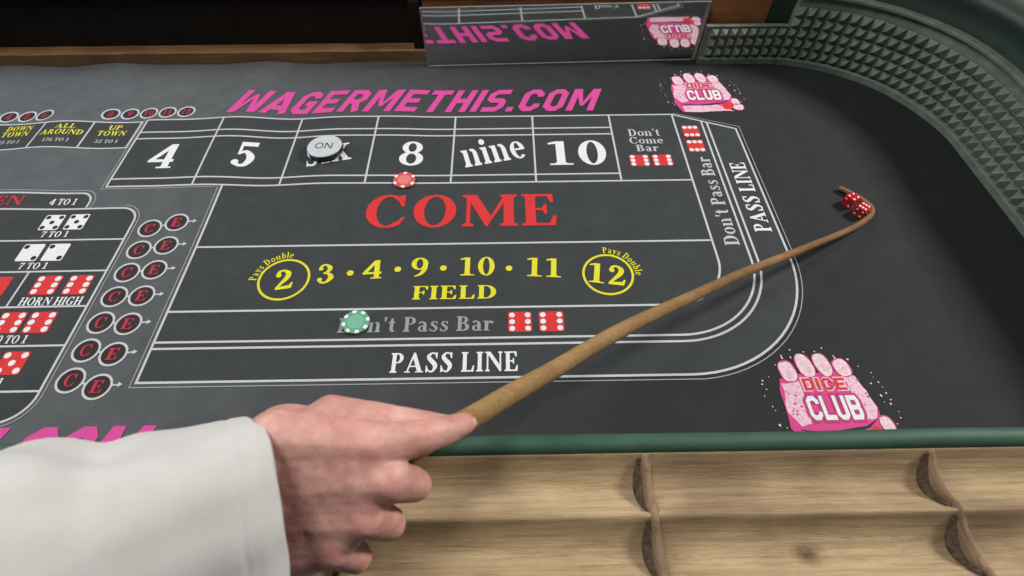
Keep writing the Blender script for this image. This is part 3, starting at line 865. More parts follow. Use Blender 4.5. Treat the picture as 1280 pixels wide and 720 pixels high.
word('SEVEN', SER, M_dred, -0.124, 0.648, 0.022, width=0.118, align='r')
pdie(-0.0535, 0.6095, 0.032, 0.034, 5, M_white, M_black, 0.0040)
pdie(-0.0130, 0.6100, 0.032, 0.034, 5, M_white, M_black, 0.0040)
word('7 TO 1', SER, M_white, -0.0355, 0.577, 0.0125, width=0.045, align='c')
pdie(-0.0555, 0.5450, 0.033, 0.035, 2, M_white, M_black, 0.0042)
pdie(-0.0155, 0.5450, 0.033, 0.035, 2, M_white, M_black, 0.0042)
word('7 TO 1', SER, M_white, -0.0365, 0.5115, 0.0125, width=0.045, align='c')
pdie(0.002, 0.480, 0.038, 0.036, 6, M_red, M_white, 0.0047)
pdie(0.050, 0.480, 0.036, 0.036, 6, M_red, M_white, 0.0047)
pdie(-0.072, 0.479, 0.034, 0.036, 2, M_red, M_white, 0.0001)
word('HORN HIGH', SER, M_white, 0.024, 0.443, 0.0145, width=0.092, align='c')
pdie(-0.0165, 0.4135, 0.036, 0.036, 6, M_red, M_white, 0.0047)
pdie(0.0265, 0.4135, 0.037, 0.036, 6, M_red, M_white, 0.0047)
word('30 TO 1', SER, M_white, 0.024, 0.379, 0.0130, width=0.052, align='r')
pdie(0.022, 0.348, 0.036, 0.036, 5, M_red, M_white, 0.0047)
pdie(-0.020, 0.348, 0.036, 0.036, 6, M_red, M_white, 0.0047)
word('15 TO 1', SER, M_white, 0.026, 0.3125, 0.0130, width=0.052, align='r')
# C and E circles, each pair tied by a small arrow
for i in range(7):
    cy, ey = 0.593 - 0.04535 * i, 0.605 - 0.0490 * i
    for cx, y, ch in ((0.114, cy, 'C'), (0.154, ey, 'E')):
        Pr().circle(cx, y, 0.0168, 28).build('printed_disc', M_ringfill, Z_PANEL, cloth_root)
        Pr().line(arc(cx, y, 0.0175, 0, 360, 32)[:-1], 0.0032, True).build('printed_circle', M_line, Z_LINE, cloth_root)
        word(ch, SER, M_dred, cx, y - 0.009, 0.018, width=0.0165, align='c', name='printed_letter')
    d = Vector((0.04, ey - cy)).normalized()
    a, b = Vector((0.114, cy)) + d * 0.019, Vector((0.154, ey)) - d * 0.019
    pr_ = Pr().line([tuple(a), tuple(b)], 0.003)
    e = Vector((0.154, ey))
    dd = Vector((1, 0.10)).normalized()
    q = e + dd * 0.019
    pr_.line([tuple(q), tuple(q + dd * 0.007)], 0.0024)
    nn = Vector((-dd.y, dd.x))
    pr_.poly([tuple(q + dd * 0.007 + nn * 0.004), tuple(q + dd * 0.007 - nn * 0.004), tuple(q + dd * 0.013)])
    pr_.build('printed_arrow', M_line, Z_LINE, cloth_root)

# club emblem: pale fist with a pink bar, lettered DICE CLUB
def blob(cx, cy, rx, ry, rot=0, n=18, seed=0, j=0.08):
    c, s_ = math.cos(math.radians(rot)), math.sin(math.radians(rot))
    pts = []
    for i in range(n):
        a = 2 * PI * i / n
        k = 1 + j * noise.noise(Vector((math.cos(a) * 1.5 + seed * 3.1, math.sin(a) * 1.5, seed)))
        # squarish oval
        ca, sa = math.cos(a), math.sin(a)
        ca = math.copysign(abs(ca) ** 0.8, ca); sa = math.copysign(abs(sa) ** 0.8, sa)
        x, y = rx * k * ca, ry * k * sa
        pts.append((cx + x * c - y * s_, cy + x * s_ + y * c))
    return pts
def jag(pts, amp, seed, sub=4):
    out = []
    n = len(pts)
    for i in range(n):
        a, b = Vector(pts[i]), Vector(pts[(i + 1) % n])
        for k in range(sub):
            p = a.lerp(b, k / sub)
            v = noise.noise_vector(Vector((p.x * 7 + seed, p.y * 7, seed)))
            out.append((p.x + v.x * amp, p.y + v.y * amp))
    return out
def emblem(ox, oy, sc, seed):
    """drawn in a unit square, x and y from 0 to 1"""
    def B(polys, mat, dz, nm):
        q = Pr()
        for pl in polys:
            q.poly([(ox + x * sc, oy + y * sc) for x, y in pl])
        return q.build(nm, mat, Z_LINE + dz, cloth_root)
    B([jag([(0.06, 0.78), (0.30, 0.84), (0.62, 0.87), (0.86, 0.86), (1.0, 0.45), (0.98, 0.20), (0.85, 0.03), (0.12, 0.0), (0.02, 0.25), (0.03, 0.55)], 0.02, seed)], M_hot, 0, 'printed_bar')
    B([jag([(0.08, 0.74), (0.27, 0.76), (0.29, 0.38), (0.24, 0.28), (0.12, 0.26), (0.05, 0.42)], 0.03, seed + 1), jag([(0.76, 0.86), (0.90, 0.82), (1.01, 0.46), (0.97, 0.34), (0.84, 0.33), (0.80, 0.56)], 0.03, seed + 2),
       jag([(0.12, 0.16), (0.35, 0.175), (0.62, 0.20), (0.80, 0.14), (0.94, 0.02), (0.55, 0.0), (0.15, 0.0)], 0.02, seed + 3)], M_lpink, 0.0002, 'printed_palm')
    for q, (bx, by, rx, ry, rt) in enumerate(((0.19, 0.88, 0.085, 0.125, 8), (0.40, 0.945, 0.085, 0.14, 10), (0.60, 0.955, 0.082, 0.135, 10), (0.80, 0.915, 0.085, 0.105, 12), (1.02, 0.26, 0.065, 0.085, 10), (1.03, 0.12, 0.085, 0.08, -20))):
        fo = B([blob(bx, by, rx + 0.014, ry + 0.014, rt, seed=seed + q)], M_dpink, 0.00022, 'printed_finger')
        for dz, k, mm in ((0.00032, 1.0, M_fing), (0.00042, 0.42, M_lpink)):
            pp = Pr().poly([(ox + x * sc, oy + y * sc) for x, y in blob(bx + (1 - k) * 0.02, by - (1 - k) * 0.05, rx * k, ry * k, rt + (1 - k) * 20, seed=seed + q + 3, j=0.5 if k < 1 else 0.12)])
            pp.build('finger_shade' if k < 1 else 'finger_skin', mm, Z_LINE + dz, fo)
    B([jag([(0.10, 0.22), (0.40, 0.19), (0.80, 0.25), (0.95, 0.33), (0.84, 0.235), (0.62, 0.17), (0.30, 0.165)], 0.01, seed + 6)], M_black, 0.0003, 'printed_shadow_line')
    B([jag([(0.78, 0.16), (0.90, 0.26), (0.97, 0.16), (0.90, 0.05), (0.80, 0.07)], 0.03, seed + 7)], M_red, 0.0004, 'printed_splash')
    B(text('DICE', OUTL, 0.535, 0.635, 0.170, width=0.50, align='c', gap=0.03), M_lpink, 0.0004, 'printed_word')
    B(text('DICE', MED, 0.535, 0.650, 0.140, width=0.46, align='c', gap=0.16), M_red, 0.0006, 'printed_word')
    B(text('CLUB', OUTL, 0.545, 0.285, 0.33, width=0.62, align='c', gap=-0.05), M_dpink, 0.0004, 'printed_word')
    B(text('CLUB', MED, 0.545, 0.315, 0.27, width=0.555, align='c', gap=0.10), M_white, 0.0006, 'printed_word')
    rnd = random.Random(seed)
    sp = []
    for i in range(60):
        a = rnd.uniform(0, 2 * PI)
        r = rnd.uniform(0.58, 0.72)
        x, y = 0.52 + r * math.cos(a) * 0.98, 0.5 + r * math.sin(a) * 0.95
        if y < 0.02: continue
        k = rnd.uniform(0.005, 0.013)
        sp.append(blob(x, y, k, k * rnd.uniform(.6, 1.6), rnd.uniform(0, 90), 7, seed=i))
    B(sp, M_lpink, 0.0001, 'printed_speckle')['kind'] = 'stuff'
    sp = []
    for i in range(46):
        x, y = rnd.choice([(rnd.uniform(.08, .26), rnd.uniform(.3, .75)), (rnd.uniform(.83, .96), rnd.uniform(.38, .8)), (rnd.uniform(.15, .85), rnd.uniform(.02, .14))])
        k = rnd.uniform(0.005, 0.014)
        sp.append(blob(x, y, k, k * rnd.uniform(.4, 1.2), rnd.uniform(0, 90), 7, seed=i))
    B(sp, M_hot, 0.0005, 'printed_fleck')['kind'] = 'stuff'
emblem(1.036, 0.886, 0.122, 3)
emblem(1.048, 0.2105, 0.122, 3)

# ================================================================== MIRROR
M_mir, nt, b = new_mat('mirror_acrylic')
b.inputs['Metallic'].default_value = 1.0
b.inputs['Base Color'].default_value = (0.64, 0.65, 0.645, 1)
v = coords(nt)
nz = N(nt, 'ShaderNodeTexNoise', Scale=9, Detail=4)
nt.links.new(v, nz.inputs['Vector'])
rr = ramp(nt, [(0.35, (0.02, 0.02, 0.02)), (0.75, (0.09, 0.09, 0.09))])
nt.links.new(nz.outputs['Fac'], rr.inputs['Fac'])
nt.links.new(rr.outputs['Color'], b.inputs['Roughness'])
M_edge = mottled('acrylic_edge', (0.20, 0.21, 0.20), (0.36, 0.36, 0.35), scale=60, rough=0.25, bump=0.1, spec=0.6)
M_mback = mottled('mirror_backing', (0.05, 0.05, 0.05), (0.08, 0.08, 0.08))
mirror = empty('wall_mirror', (0.531, 1.0565, 0.0))
tag(mirror, 'long low mirror strip standing against the back board, reflecting the pink lettering', 'mirror')
mirror.rotation_euler = (0, 0, math.atan2(0.0145, 0.580))
MWd, MH = 0.581, 0.1245
mk('mirror_face', [(0.004, 0, 0.003), (MWd - 0.008, 0, 0.003), (MWd - 0.008, 0, MH - 0.002), (0.004, 0, MH - 0.002)], [(0, 1, 2, 3)], M_mir, mirror)
box('backing', (0.0, 0.0008, 0.0), (MWd, 0.006, MH), M_mback, mirror, 0.0005)
box('edge_strip', (0.0, -0.0015, 0.0012), (0.0035, 0.0007, MH + 0.0005), M_edge, mirror, 0.0004)
box('edge_strip', (MWd - 0.0075, -0.0015, 0.0012), (MWd, 0.0007, MH + 0.0005), M_edge, mirror, 0.0004)
box('edge_strip', (0.004, -0.0012, MH - 0.0018), (MWd - 0.008, 0.0007, MH + 0.0008), M_edge, mirror, 0.0003)
box('edge_strip', (0.004, -0.0018, 0.0008), (MWd - 0.008, 0.0007, 0.0030), M_edge, mirror, 0.0003)

# ================================================================== CHIPS AND PUCK
def lathe(name, prof, mat, parent, n=40):
    V, F = [], []
    m = len(prof)
    for i in range(n):
        a = 2 * PI * i / n
        for r, z in prof:
            V.append((r * math.cos(a), r * math.sin(a), z))
    for i in range(n):
        for j in range(m - 1):
            p, q = i * m + j, ((i + 1) % n) * m + j
            F.append((p, q, q + 1, p + 1))
    F.append(tuple(i * m for i in range(n))[::-1])
    F.append(tuple(i * m + m - 1 for i in range(n)))
    o = mk(name, V, F, mat, parent, False)
    o.data.polygons.foreach_set('use_smooth', [True] * (len(F) - 2) + [False] * 2)
    md = o.modifiers.new('edge', 'EDGE_SPLIT'); md.split_angle = math.radians(35)
    return o

def chip(name, loc, rot, body, spot, inlay, label, nspot, zoff=0.0013):
    r, t = 0.0195, 0.0034
    root = empty(name, (loc[0], loc[1], H(loc[0], loc[1]) + zoff))
    root.rotation_euler = (0, 0, rot)
    tag(root, label, 'casino chip', 'casino chips on the layout')
    lathe('chip_body', [(r - 0.0006, 0), (r, 0.0006), (r, t - 0.0006), (r - 0.0006, t)], body, root)
    lathe('inlay', [(0.0118, t - 0.0002), (0.0118, t + 0.00015), (0.0115, t + 0.0002)], inlay, root)
    for k in range(nspot):
        a0 = 2 * PI * k / nspot
        w_ = 0.17
        prof = [(r + 0.0001, 0.0005), (r + 0.0001, t - 0.0004), (r - 0.0004, t + 0.0001), (r - 0.0048, t + 0.0001), (r - 0.0048, t - 0.0005)]
        V, F = [], []
        for i in range(5):
            a = a0 - w_ + 2 * w_ * i / 4
            V += [(q * math.cos(a), q * math.sin(a), z) for q, z in prof]
        for i in range(4):
            for j in range(4):
                p = i * 5 + j
                F.append((p, p + 5, p + 6, p + 1))
        mk('edge_spot', V, F, spot, root)
    return root
M_cred = mottled('clay_red', (0.52, 0.05, 0.06), (0.64, 0.085, 0.09), scale=300, rough=0.5, bump=0.15)
M_credi = mottled('clay_red_inlay', (0.55, 0.12, 0.12), (0.72, 0.24, 0.22), scale=900, rough=0.5, bump=0.15)
M_cgreen = mottled('clay_green', (0.06, 0.27, 0.16), (0.09, 0.34, 0.21), scale=300, rough=0.5, bump=0.15)
M_cgreeni = mottled('clay_green_inlay', (0.11, 0.34, 0.22), (0.16, 0.42, 0.29), scale=500, rough=0.5, bump=0.15)
M_cwhite = mottled('clay_white', (0.68, 0.68, 0.66), (0.8, 0.8, 0.78), scale=300, rough=0.5, bump=0.1)
chip('casino_chip', (0.519, 0.6965), 0.5, M_cred, M_cwhite, M_credi, 'red chip with white edge spots below the number 8', 6)
chip('casino_chip', (0.4805, 0.4045), 0.25, M_cgreen, M_cwhite, M_cgreeni, 'green chip with white edge spots lying on the word Don\'t', 8)

M_pw = mottled('puck_white', (0.44, 0.47, 0.49), (0.53, 0.56, 0.58), scale=70, rough=0.4, bump=0.1)
M_pb = mottled('puck_black', (0.018, 0.02, 0.022), (0.03, 0.033, 0.035), scale=120, rough=0.4, bump=0.1)
puck = empty('on_puck', (0.3680, 0.7755, H(0.3680, 0.7755) + 0.0014))
puck.scale = (0.98, 0.98, 0.85)
puck.rotation_euler = (math.radians(-1.5), math.radians(-2.0), math.radians(-4))
tag(puck, 'round white puck lettered ON, lying on the word six', 'puck')
lathe('black_base', [(0.0305, 0), (0.0318, 0.0012), (0.0318, 0.0060), (0.0308, 0.0068), (0.0318, 0.0076), (0.0318, 0.0115), (0.031, 0.0122)], M_pb, puck, 56)
lathe('white_cap', [(0.0318, 0.0110), (0.0321, 0.0118), (0.0321, 0.0130), (0.0312, 0.0142), (0.0295, 0.0144)], M_pw, puck, 56)
for ch, x0 in (('O', -0.0165), ('N', 0.0018)):
    q = []
    if ch == 'O':
        pts = arc(x0 + 0.0075, 0.0, 0.0066, 0, 360, 26, 0.0075)[:-1]
        q = ribbon(pts, 0.0020, True)
    else:
        q = ribbon([(x0 + 0.001, -0.0082), (x0 + 0.001, 0.0082)], 0.0020) + ribbon([(x0 + 0.0125, -0.0082), (x0 + 0.0125, 0.0082)], 0.0020) + [[(x0, 0.0082), (x0 + 0.0026, 0.0082), (x0 + 0.0135, -0.0082), (x0 + 0.0109, -0.0082)]]
    V, F = [], []
    for k, pl in enumerate(q):
        F.append(tuple(range(len(V), len(V) + len(pl))))
        V += [(x, y, 0.0146 + 1e-5 * (k % 9)) for x, y in pl]
    mk('printed_letter', V, F, M_black, puck)

# ================================================================== DICE
M_die, nt, b = new_mat('die_red')
v = coords(nt)
nz = N(nt, 'ShaderNodeTexNoise', Scale=400, Detail=2)
nt.links.new(v, nz.inputs['Vector'])
rr = ramp(nt, [(0.3, (0.42, 0.012, 0.018)), (0.7, (0.55, 0.02, 0.03))])
nt.links.new(nz.outputs['Fac'], rr.inputs['Fac'])
nt.links.new(rr.outputs['Color'], b.inputs['Base Color'])
b.inputs['Roughness'].default_value = 0.12
b.inputs['Transmission Weight'].default_value = 0.25
b.inputs['IOR'].default_value = 1.49
DS = 0.0185
bm = bmesh.new()
box_bm(bm, (-DS / 2,) * 3, (DS / 2,) * 3, 0.0012, 3)
dme = bpy.data.meshes.new('die_body')
bm.to_mesh(dme); bm.free()
dme.materials.append(M_die)
dpip = bpy.data.meshes.new('pip')
dpip.from_pydata([(0.0017 * math.cos(2 * PI * i / 12), 0.0017 * math.sin(2 * PI * i / 12), 0) for i in range(12)], [], [tuple(range(12))])
dpip.materials.append(M_cwhite)
FACE = {1: [(0, 0)], 2: [(-1, -1), (1, 1)], 3: [(-1, -1), (0, 0), (1, 1)], 4: [(-1, -1), (-1, 1), (1, -1), (1, 1)], 5: PIPS[5], 6: PIPS[6]}
def die(loc, rz, faces, label):
    root = empty('die', loc)
    root.rotation_euler = (0, 0, rz)
    tag(root, label, 'die', 'dice in the crook of the stick')
    o = link('die_body', dme, None, root)
    o.location = (0, 0, DS / 2)
    h = DS / 2 + 0.00006
    rots = {'top': Matrix.Identity(3), 'bottom': Matrix.Rotation(PI, 3, 'X'), 'front': Matrix.Rotation(PI / 2, 3, 'X'), 'back': Matrix.Rotation(-PI / 2, 3, 'X'), 'right': Matrix.Rotation(PI / 2, 3, 'Y'), 'left': Matrix.Rotation(-PI / 2, 3, 'Y')}
    for nm, n in zip(('top', 'bottom', 'front', 'back', 'right', 'left'), faces):
        R3 = rots[nm]
        for px, py in FACE[n]:
            q = link('pip', dpip, None, root)
            q.location = R3 @ Vector((px * 0.0048, py * 0.0048, h)) + Vector((0, 0, DS / 2))
            q.rotation_euler = R3.to_euler()
die((1.2830, 0.6040, 0.0006), 0.62, (6, 1, 5, 2, 3, 4), 'red die with white pips nearer the handle side of the stick crook')
die((1.2745, 0.6270, 0.0006), 0.50, (4, 3, 6, 1, 5, 2), 'red die with white pips nearer the tip of the stick crook')

# ================================================================== STICK
M_stick = wood_mat('rattan_stick', (0.26, 0.155, 0.062), (0.38, 0.235, 0.095), (0.46, 0.295, 0.125), rough=0.45)
def cane_ramp(m):
    """cane golden at the handle, darker and redder towards the tip"""
    nt = m.node_tree
    b = nt.nodes["Principled BSDF"]
    src = b.inputs['Base Color'].links[0].from_socket
    tc = N(nt, 'ShaderNodeTexCoord')
    sp = N(nt, 'ShaderNodeSeparateXYZ')
    nt.links.new(tc.outputs['Object'], sp.inputs[0])
    mr = N(nt, 'ShaderNodeMapRange')
    mr.inputs[1].default_value, mr.inputs[2].default_value = 0.72, 1.20
    nt.links.new(sp.outputs['X'], mr.inputs[0])
    mx = N(nt, 'ShaderNodeMix', data_type='RGBA', blend_type='MULTIPLY')
    mx.inputs[7].default_value = (0.66, 0.55, 0.55, 1)
    nt.links.new(mr.outputs[0], mx.inputs[0])
    nt.links.new(src, mx.inputs[6])
    nt.links.new(mx.outputs[2], b.inputs['Base Color'])
cane_ramp(M_stick)
SP = [(0.585, 0.094, 0.283, .0088), (0.612, 0.1125, 0.2775, .0088), (0.6423, 0.1355, 0.268, .0088), (0.6686, 0.1542, 0.258, .0087), (0.7005, 0.1832, 0.238, .0085), (0.7452, 0.2235, 0.2075, .0083), (0.8195, 0.2879, 0.165, .0080),
      (0.918, 0.3574, 0.122, .0072), (1.0081, 0.4167, 0.09, .0065), (1.1196, 0.4825, 0.055, .0057), (1.2323, 0.5492, 0.022, .0049), (1.2802, 0.5817, 0.0115, .0047), (1.2985, 0.5995, 0.0075, .0045),
      (1.3030, 0.6140, 0.0062, .0048), (1.2960, 0.6320, 0.0060, .0046), (1.2845, 0.6465, 0.0058, .0044), (1.2705, 0.6605, 0.0056, .0042)]
def tube(name, pts, mat, parent, sub=6, n=14, cap=True):
    Q = [Vector(p[:3]) for p in pts]
    Rr = [p[3] for p in pts]
    C, W_ = [], []
    for i in range(len(Q) - 1):
        p0, p1, p2, p3 = Q[max(i - 1, 0)], Q[i], Q[i + 1], Q[min(i + 2, len(Q) - 1)]
        for k in range(sub):
            t = k / sub
            C.append(0.5 * ((2 * p1) + (p2 - p0) * t + (2 * p0 - 5 * p1 + 4 * p2 - p3) * t * t + (3 * p1 - p0 - 3 * p2 + p3) * t ** 3))
            W_.append(Rr[i] + (Rr[i + 1] - Rr[i]) * t)
    C.append(Q[-1]); W_.append(Rr[-1])
    # rounded ends
    d0, d1 = (C[0] - C[1]).normalized(), (C[-1] - C[-2]).normalized()
    C = [C[0] + d0 * W_[0] * .6, C[0] + d0 * W_[0] * .35] + C + [C[-1] + d1 * W_[-1] * .35, C[-1] + d1 * W_[-1] * .6]
    W_ = [W_[0] * .45, W_[0] * .85] + W_ + [W_[-1] * .85, W_[-1] * .45]
    V, F = [], []
    up = Vector((0, 0, 1))
    for i, c in enumerate(C):
        d = (C[min(i + 1, len(C) - 1)] - C[max(i - 1, 0)]).normalized()
        a = d.cross(up).normalized()
        u = a.cross(d)
        for k in range(n):
            g = 2 * PI * k / n
            rr_ = W_[i] * (1 + 0.03 * noise.noise(c * 25 + Vector((math.cos(g), math.sin(g), 0))))
            V.append(c + a * rr_ * math.cos(g) + u * rr_ * math.sin(g))
    for i in range(len(C) - 1):
        for k in range(n):
            k2 = (k + 1) % n
            F.append((i * n + k, i * n + k2, (i + 1) * n + k2, (i + 1) * n + k))
    F.append(tuple(range(n))[::-1])
    m = (len(C) - 1) * n
    F.append(tuple(range(m, m + n)))
    return mk(name, V, F, mat, parent, True)
stick = tube('dealer_stick', SP, M_stick, None)
tag(stick, 'long curved wooden stick with hooked end, held in the hand across the layout', 'stick')

# ================================================================== PERSON (hand and sleeved arm)
def skin_mat():
    m, nt, b = new_mat('skin')
    v = coords(nt)
    n1 = N(nt, 'ShaderNodeTexNoise', Scale=34, Detail=5, Roughness=0.6)
    nt.links.new(v, n1.inputs['Vector'])
    r = ramp(nt, [(0.32, (0.50, 0.245, 0.205)), (0.5, (0.57, 0.315, 0.265)), (0.72, (0.62, 0.37, 0.31))])
    nt.links.new(n1.outputs['Fac'], r.inputs['Fac'])
    at = N(nt, 'ShaderNodeAttribute', attribute_name='flush')
    n4 = N(nt, 'ShaderNodeTexNoise', Scale=85, Detail=4, Roughness=0.7)
    nt.links.new(v, n4.inputs['Vector'])
    r4 = ramp(nt, [(0.35, (0.80, 0.70, 0.68)), (0.65, (1.06, 1.05, 1.05))])
    nt.links.new(n4.outputs['Fac'], r4.inputs['Fac'])
    m4 = N(nt, 'ShaderNodeMix', data_type='RGBA', blend_type='MULTIPLY')
    m4.inputs[0].default_value = 0.8
    nt.links.new(r.outputs['Color'], m4.inputs[6])
    nt.links.new(r4.outputs['Color'], m4.inputs[7])
    m5 = N(nt, 'ShaderNodeMix', data_type='RGBA', blend_type='MIX')
    m5.inputs[7].default_value = (0.56, 0.20, 0.17, 1)
    nt.links.new(at.outputs['Fac'], m5.inputs[0])
    nt.links.new(m4.outputs[2], m5.inputs[6])
    nt.links.new(m5.outputs[2], b.inputs['Base Color'])
    b.inputs['Subsurface Weight'].default_value = 0.25
    b.inputs['Subsurface Radius'].default_value = (0.012, 0.005, 0.003)
    b.inputs['Subsurface Scale'].default_value = 0.6
    b.inputs['Roughness'].default_value = 0.52
    vo = N(nt, 'ShaderNodeTexVoronoi', Scale=700)
    nt.links.new(v, vo.inputs['Vector'])
    bp = N(nt, 'ShaderNodeBump', Strength=0.18, Distance=0.0006)
    nt.links.new(vo.outputs['Distance'], bp.inputs['Height'])
    n2 = N(nt, 'ShaderNodeTexNoise', Scale=140, Detail=4)
    nt.links.new(v, n2.inputs['Vector'])
    bp2 = N(nt, 'ShaderNodeBump', Strength=0.25, Distance=0.0012)
    nt.links.new(n2.outputs['Fac'], bp2.inputs['Height'])
    nt.links.new(bp.outputs['Normal'], bp2.inputs['Normal'])
    nt.links.new(bp2.outputs['Normal'], b.inputs['Normal'])
    return m
M_skin = skin_mat()
M_nail = mottled('nail', (0.52, 0.28, 0.23), (0.58, 0.34, 0.28), scale=90, rough=0.4, bump=0.05)
person = empty('person')
tag(person, 'right hand in a loose white sleeve gripping the wooden stick', 'person')

def capsule(bm, a, b, ra, rb, n=16, m=6):
    a, b = Vector(a), Vector(b)
    d = b - a
    L = d.length
    d.normalize()
    q = d.to_track_quat('Z', 'Y').to_matrix()
    rings = []
    for i in range(m + 1):
        t = -PI / 2 + PI / 2 * i / m
        rings.append((a + d * ra * math.sin(t), ra * math.cos(t)))
    for i in range(m + 1):
        t = PI / 2 * i / m
        rings.append((b + d * rb * math.sin(t), rb * math.cos(t)))
    vs = []
    for c, r in rings:
        vs.append([bm.verts.new(c + q @ Vector((max(r, 1e-5) * math.cos(2 * PI * k / n), max(r, 1e-5) * math.sin(2 * PI * k / n), 0))) for k in range(n)])
    for i in range(len(vs) - 1):
        for k in range(n):
            bm.faces.new((vs[i][k], vs[i][(k + 1) % n], vs[i + 1][(k + 1) % n], vs[i + 1][k]))
    bm.faces.new(vs[0][::-1])
    bm.faces.new(vs[-1])
def chain(bm, pts):
    for (a, ra), (b, rb) in zip(pts[:-1], pts[1:]):
        capsule(bm, a, b, ra, rb)

bm = bmesh.new()
fw = Vector((0.0066, 0.5878, -0.8090))          # away from the back of the hand
wr1, wr2 = Vector((0.5463, 0.1236, 0.2991)), Vector((0.5431, 0.0694, 0.2534))
idx = [Vector(p) for p in ((0.6109, 0.1202, 0.2996), (0.6397, 0.1275, 0.2925), (0.6555, 0.1370, 0.2810), (0.6659, 0.1440, 0.2735))]
thb = [Vector(p) for p in ((0.5489, 0.1253, 0.2818), (0.5783, 0.1400, 0.3000), (0.6170, 0.1440, 0.2790), (0.6500, 0.1480, 0.2580))]
mid = [Vector(p) for p in ((0.6194, 0.1009, 0.2881), (0.6317, 0.1048, 0.2626), (0.6202, 0.1127, 0.2400), (0.6056, 0.1174, 0.2414))]
rng = [Vector(p) for p in ((0.6042, 0.0825, 0.2733), (0.6142, 0.0835, 0.2465), (0.6021, 0.0920, 0.2264), (0.5875, 0.0984, 0.2285))]
pky = [Vector(p) for p in ((0.5818, 0.0672, 0.2571), (0.5902, 0.0651, 0.2337), (0.5788, 0.0729, 0.2178), (0.5656, 0.0799, 0.2205))]
# metacarpals and palm
base = [wr1, wr1.lerp(wr2, .35), wr1.lerp(wr2, .68), wr2]
for bse, f, r0, r1 in zip(base, (idx, mid, rng, pky), (.0225, .0215, .0215, .0215), (.0148, .0150, .0146, .0136)):
    capsule(bm, bse, f[0], r0, r1)
    capsule(bm, bse + fw * .012, f[0] + fw * .012 - (f[0] - bse) * .08, r0, r1 + .002)
MC = list(zip(base, (idx, mid, rng, pky), (.0225, .0215, .0215, .0215), (.0148, .0150, .0146, .0136)))
for (b0, f0, p0, q0), (b1, f1, p1, q1) in zip(MC[:-1], MC[1:]):
    for t in (.25, .5, .75):
        e = f0[0].lerp(f1[0], t)
        bb_ = b0.lerp(b1, t)
        capsule(bm, bb_, bb_.lerp(e, .90), (p0 + p1) / 2, (q0 + q1) / 2)
        capsule(bm, bb_ + fw * .010, bb_.lerp(e, .86) + fw * .010, (p0 + p1) / 2, (q0 + q1) / 2 + .002)
# wrist and forearm end
capsule(bm, wr1.lerp(wr2, .12), Vector((0.47, 0.073, 0.302)), .0235, .026)
capsule(bm, wr1.lerp(wr2, .5), Vector((0.47, 0.067, 0.297)), .0245, .028)
capsule(bm, wr1.lerp(wr2, .88), Vector((0.47, 0.060, 0.292)), .0235, .026)
# fingers
chain(bm, list(zip(idx, (.0145, .0118, .0100, .0082))))
chain(bm, list(zip(mid, (.0148, .0118, .0104, .0090))))
chain(bm, list(zip(rng, (.0144, .0114, .0100, .0086))))
chain(bm, list(zip(pky, (.0132, .0114, .0094, .0078))))
chain(bm, list(zip(thb, (.0200, .0150, .0118, .0092))))
capsule(bm, idx[0] - (idx[0] - wr1) * .25 + fw * .008, thb[1] + Vector((.012, -.004, -.004)), .0115, .0125)
capsule(bm, wr1 + Vector((.02, .004, 0)), thb[1], .0185, .0150)
me = bpy.data.meshes.new('hand')
bm.to_mesh(me)
bm.free()
hand = link('hand', me, M_skin, person)
rm = hand.modifiers.new('remesh', 'REMESH')
rm.mode = 'VOXEL'
rm.voxel_size = 0.0014
sm = hand.modifiers.new('smooth', 'SMOOTH')
sm.factor = 0.5
sm.iterations = 12
dg = bpy.context.evaluated_depsgraph_get()
me2 = bpy.data.meshes.new_from_object(hand.evaluated_get(dg), depsgraph=dg)
hand.modifiers.clear()
hand.data = me2
me2.name = 'hand'
if not me2.materials:
    me2.materials.append(M_skin)
me2.polygons.foreach_set('use_smooth', [True] * len(me2.polygons))
# knuckle creases and tendons
nrm = [v.normal.copy() for v in me2.vertices]
cos = [v.co.copy() for v in me2.vertices]
new = []
for p, n_ in zip(cos, nrm):
    dz = 0.0007 * noise.noise(p * 45) + 0.00035 * noise.noise(p * 130)
    for f in (idx, mid, rng, pky):
        k = (p - (f[0] - fw * .011)).length
        dz += 0.0016 * math.exp(-(k / .0075) ** 2)
        dcr = (p - (f[1] - fw * .006)).length
        if dcr < .012:
            ax = (f[1] - f[0]).normalized()
            dz -= 0.0004 * abs(math.sin((p - f[1]).dot(ax) * 1500)) * (1 - dcr / .012)
    new += list(p + n_ * dz)
me2.vertices.foreach_set('co', new)
me2.update()
fl = me2.attributes.new('flush', 'FLOAT', 'POINT')
vals = []
for p in cos:                                    # redder skin over knuckles and fingertips
    k = 0.0
    for f in (idx, mid, rng, pky):
        k = max(k, 0.55 * math.exp(-((p - (f[0] - fw * .010)).length / .010) ** 2), 0.60 * math.exp(-((p - f[1]).length / .014) ** 2), 0.5 * math.exp(-((p - f[3]).length / .012) ** 2))
    vals.append(k * (0.7 + 0.6 * noise.noise(p * 120)))
fl.data.foreach_set('value', vals)

# nails
def nail(name, tip, prev, out, r):
    d = (tip - prev).normalized()
    n_ = (out - d * out.dot(d)).normalized()
    s_ = d.cross(n_)
    V, F = [], []
    for i in range(7):
        u = -0.0055 + 0.0105 * i / 6
        ww = 0.0046 * (1 - (abs(u) / 0.0075) ** 4)
        for j in range(7):
            t = -1 + 2 * j / 6
            V.append(tip + d * (u + .001) + s_ * ww * t + n_ * (r * 0.98 - 0.0026 * t * t - 0.0007 * (i / 6) ** 2))
    for i in range(6):
        for j in range(6):
            a = i * 7 + j
            F.append((a, a + 7, a + 8, a + 1))
    return mk(name, V, F, M_nail, person, True)
nail('fingernail', idx[3], idx[2], -fw + Vector((0, -0.3, 0.2)), .0078)

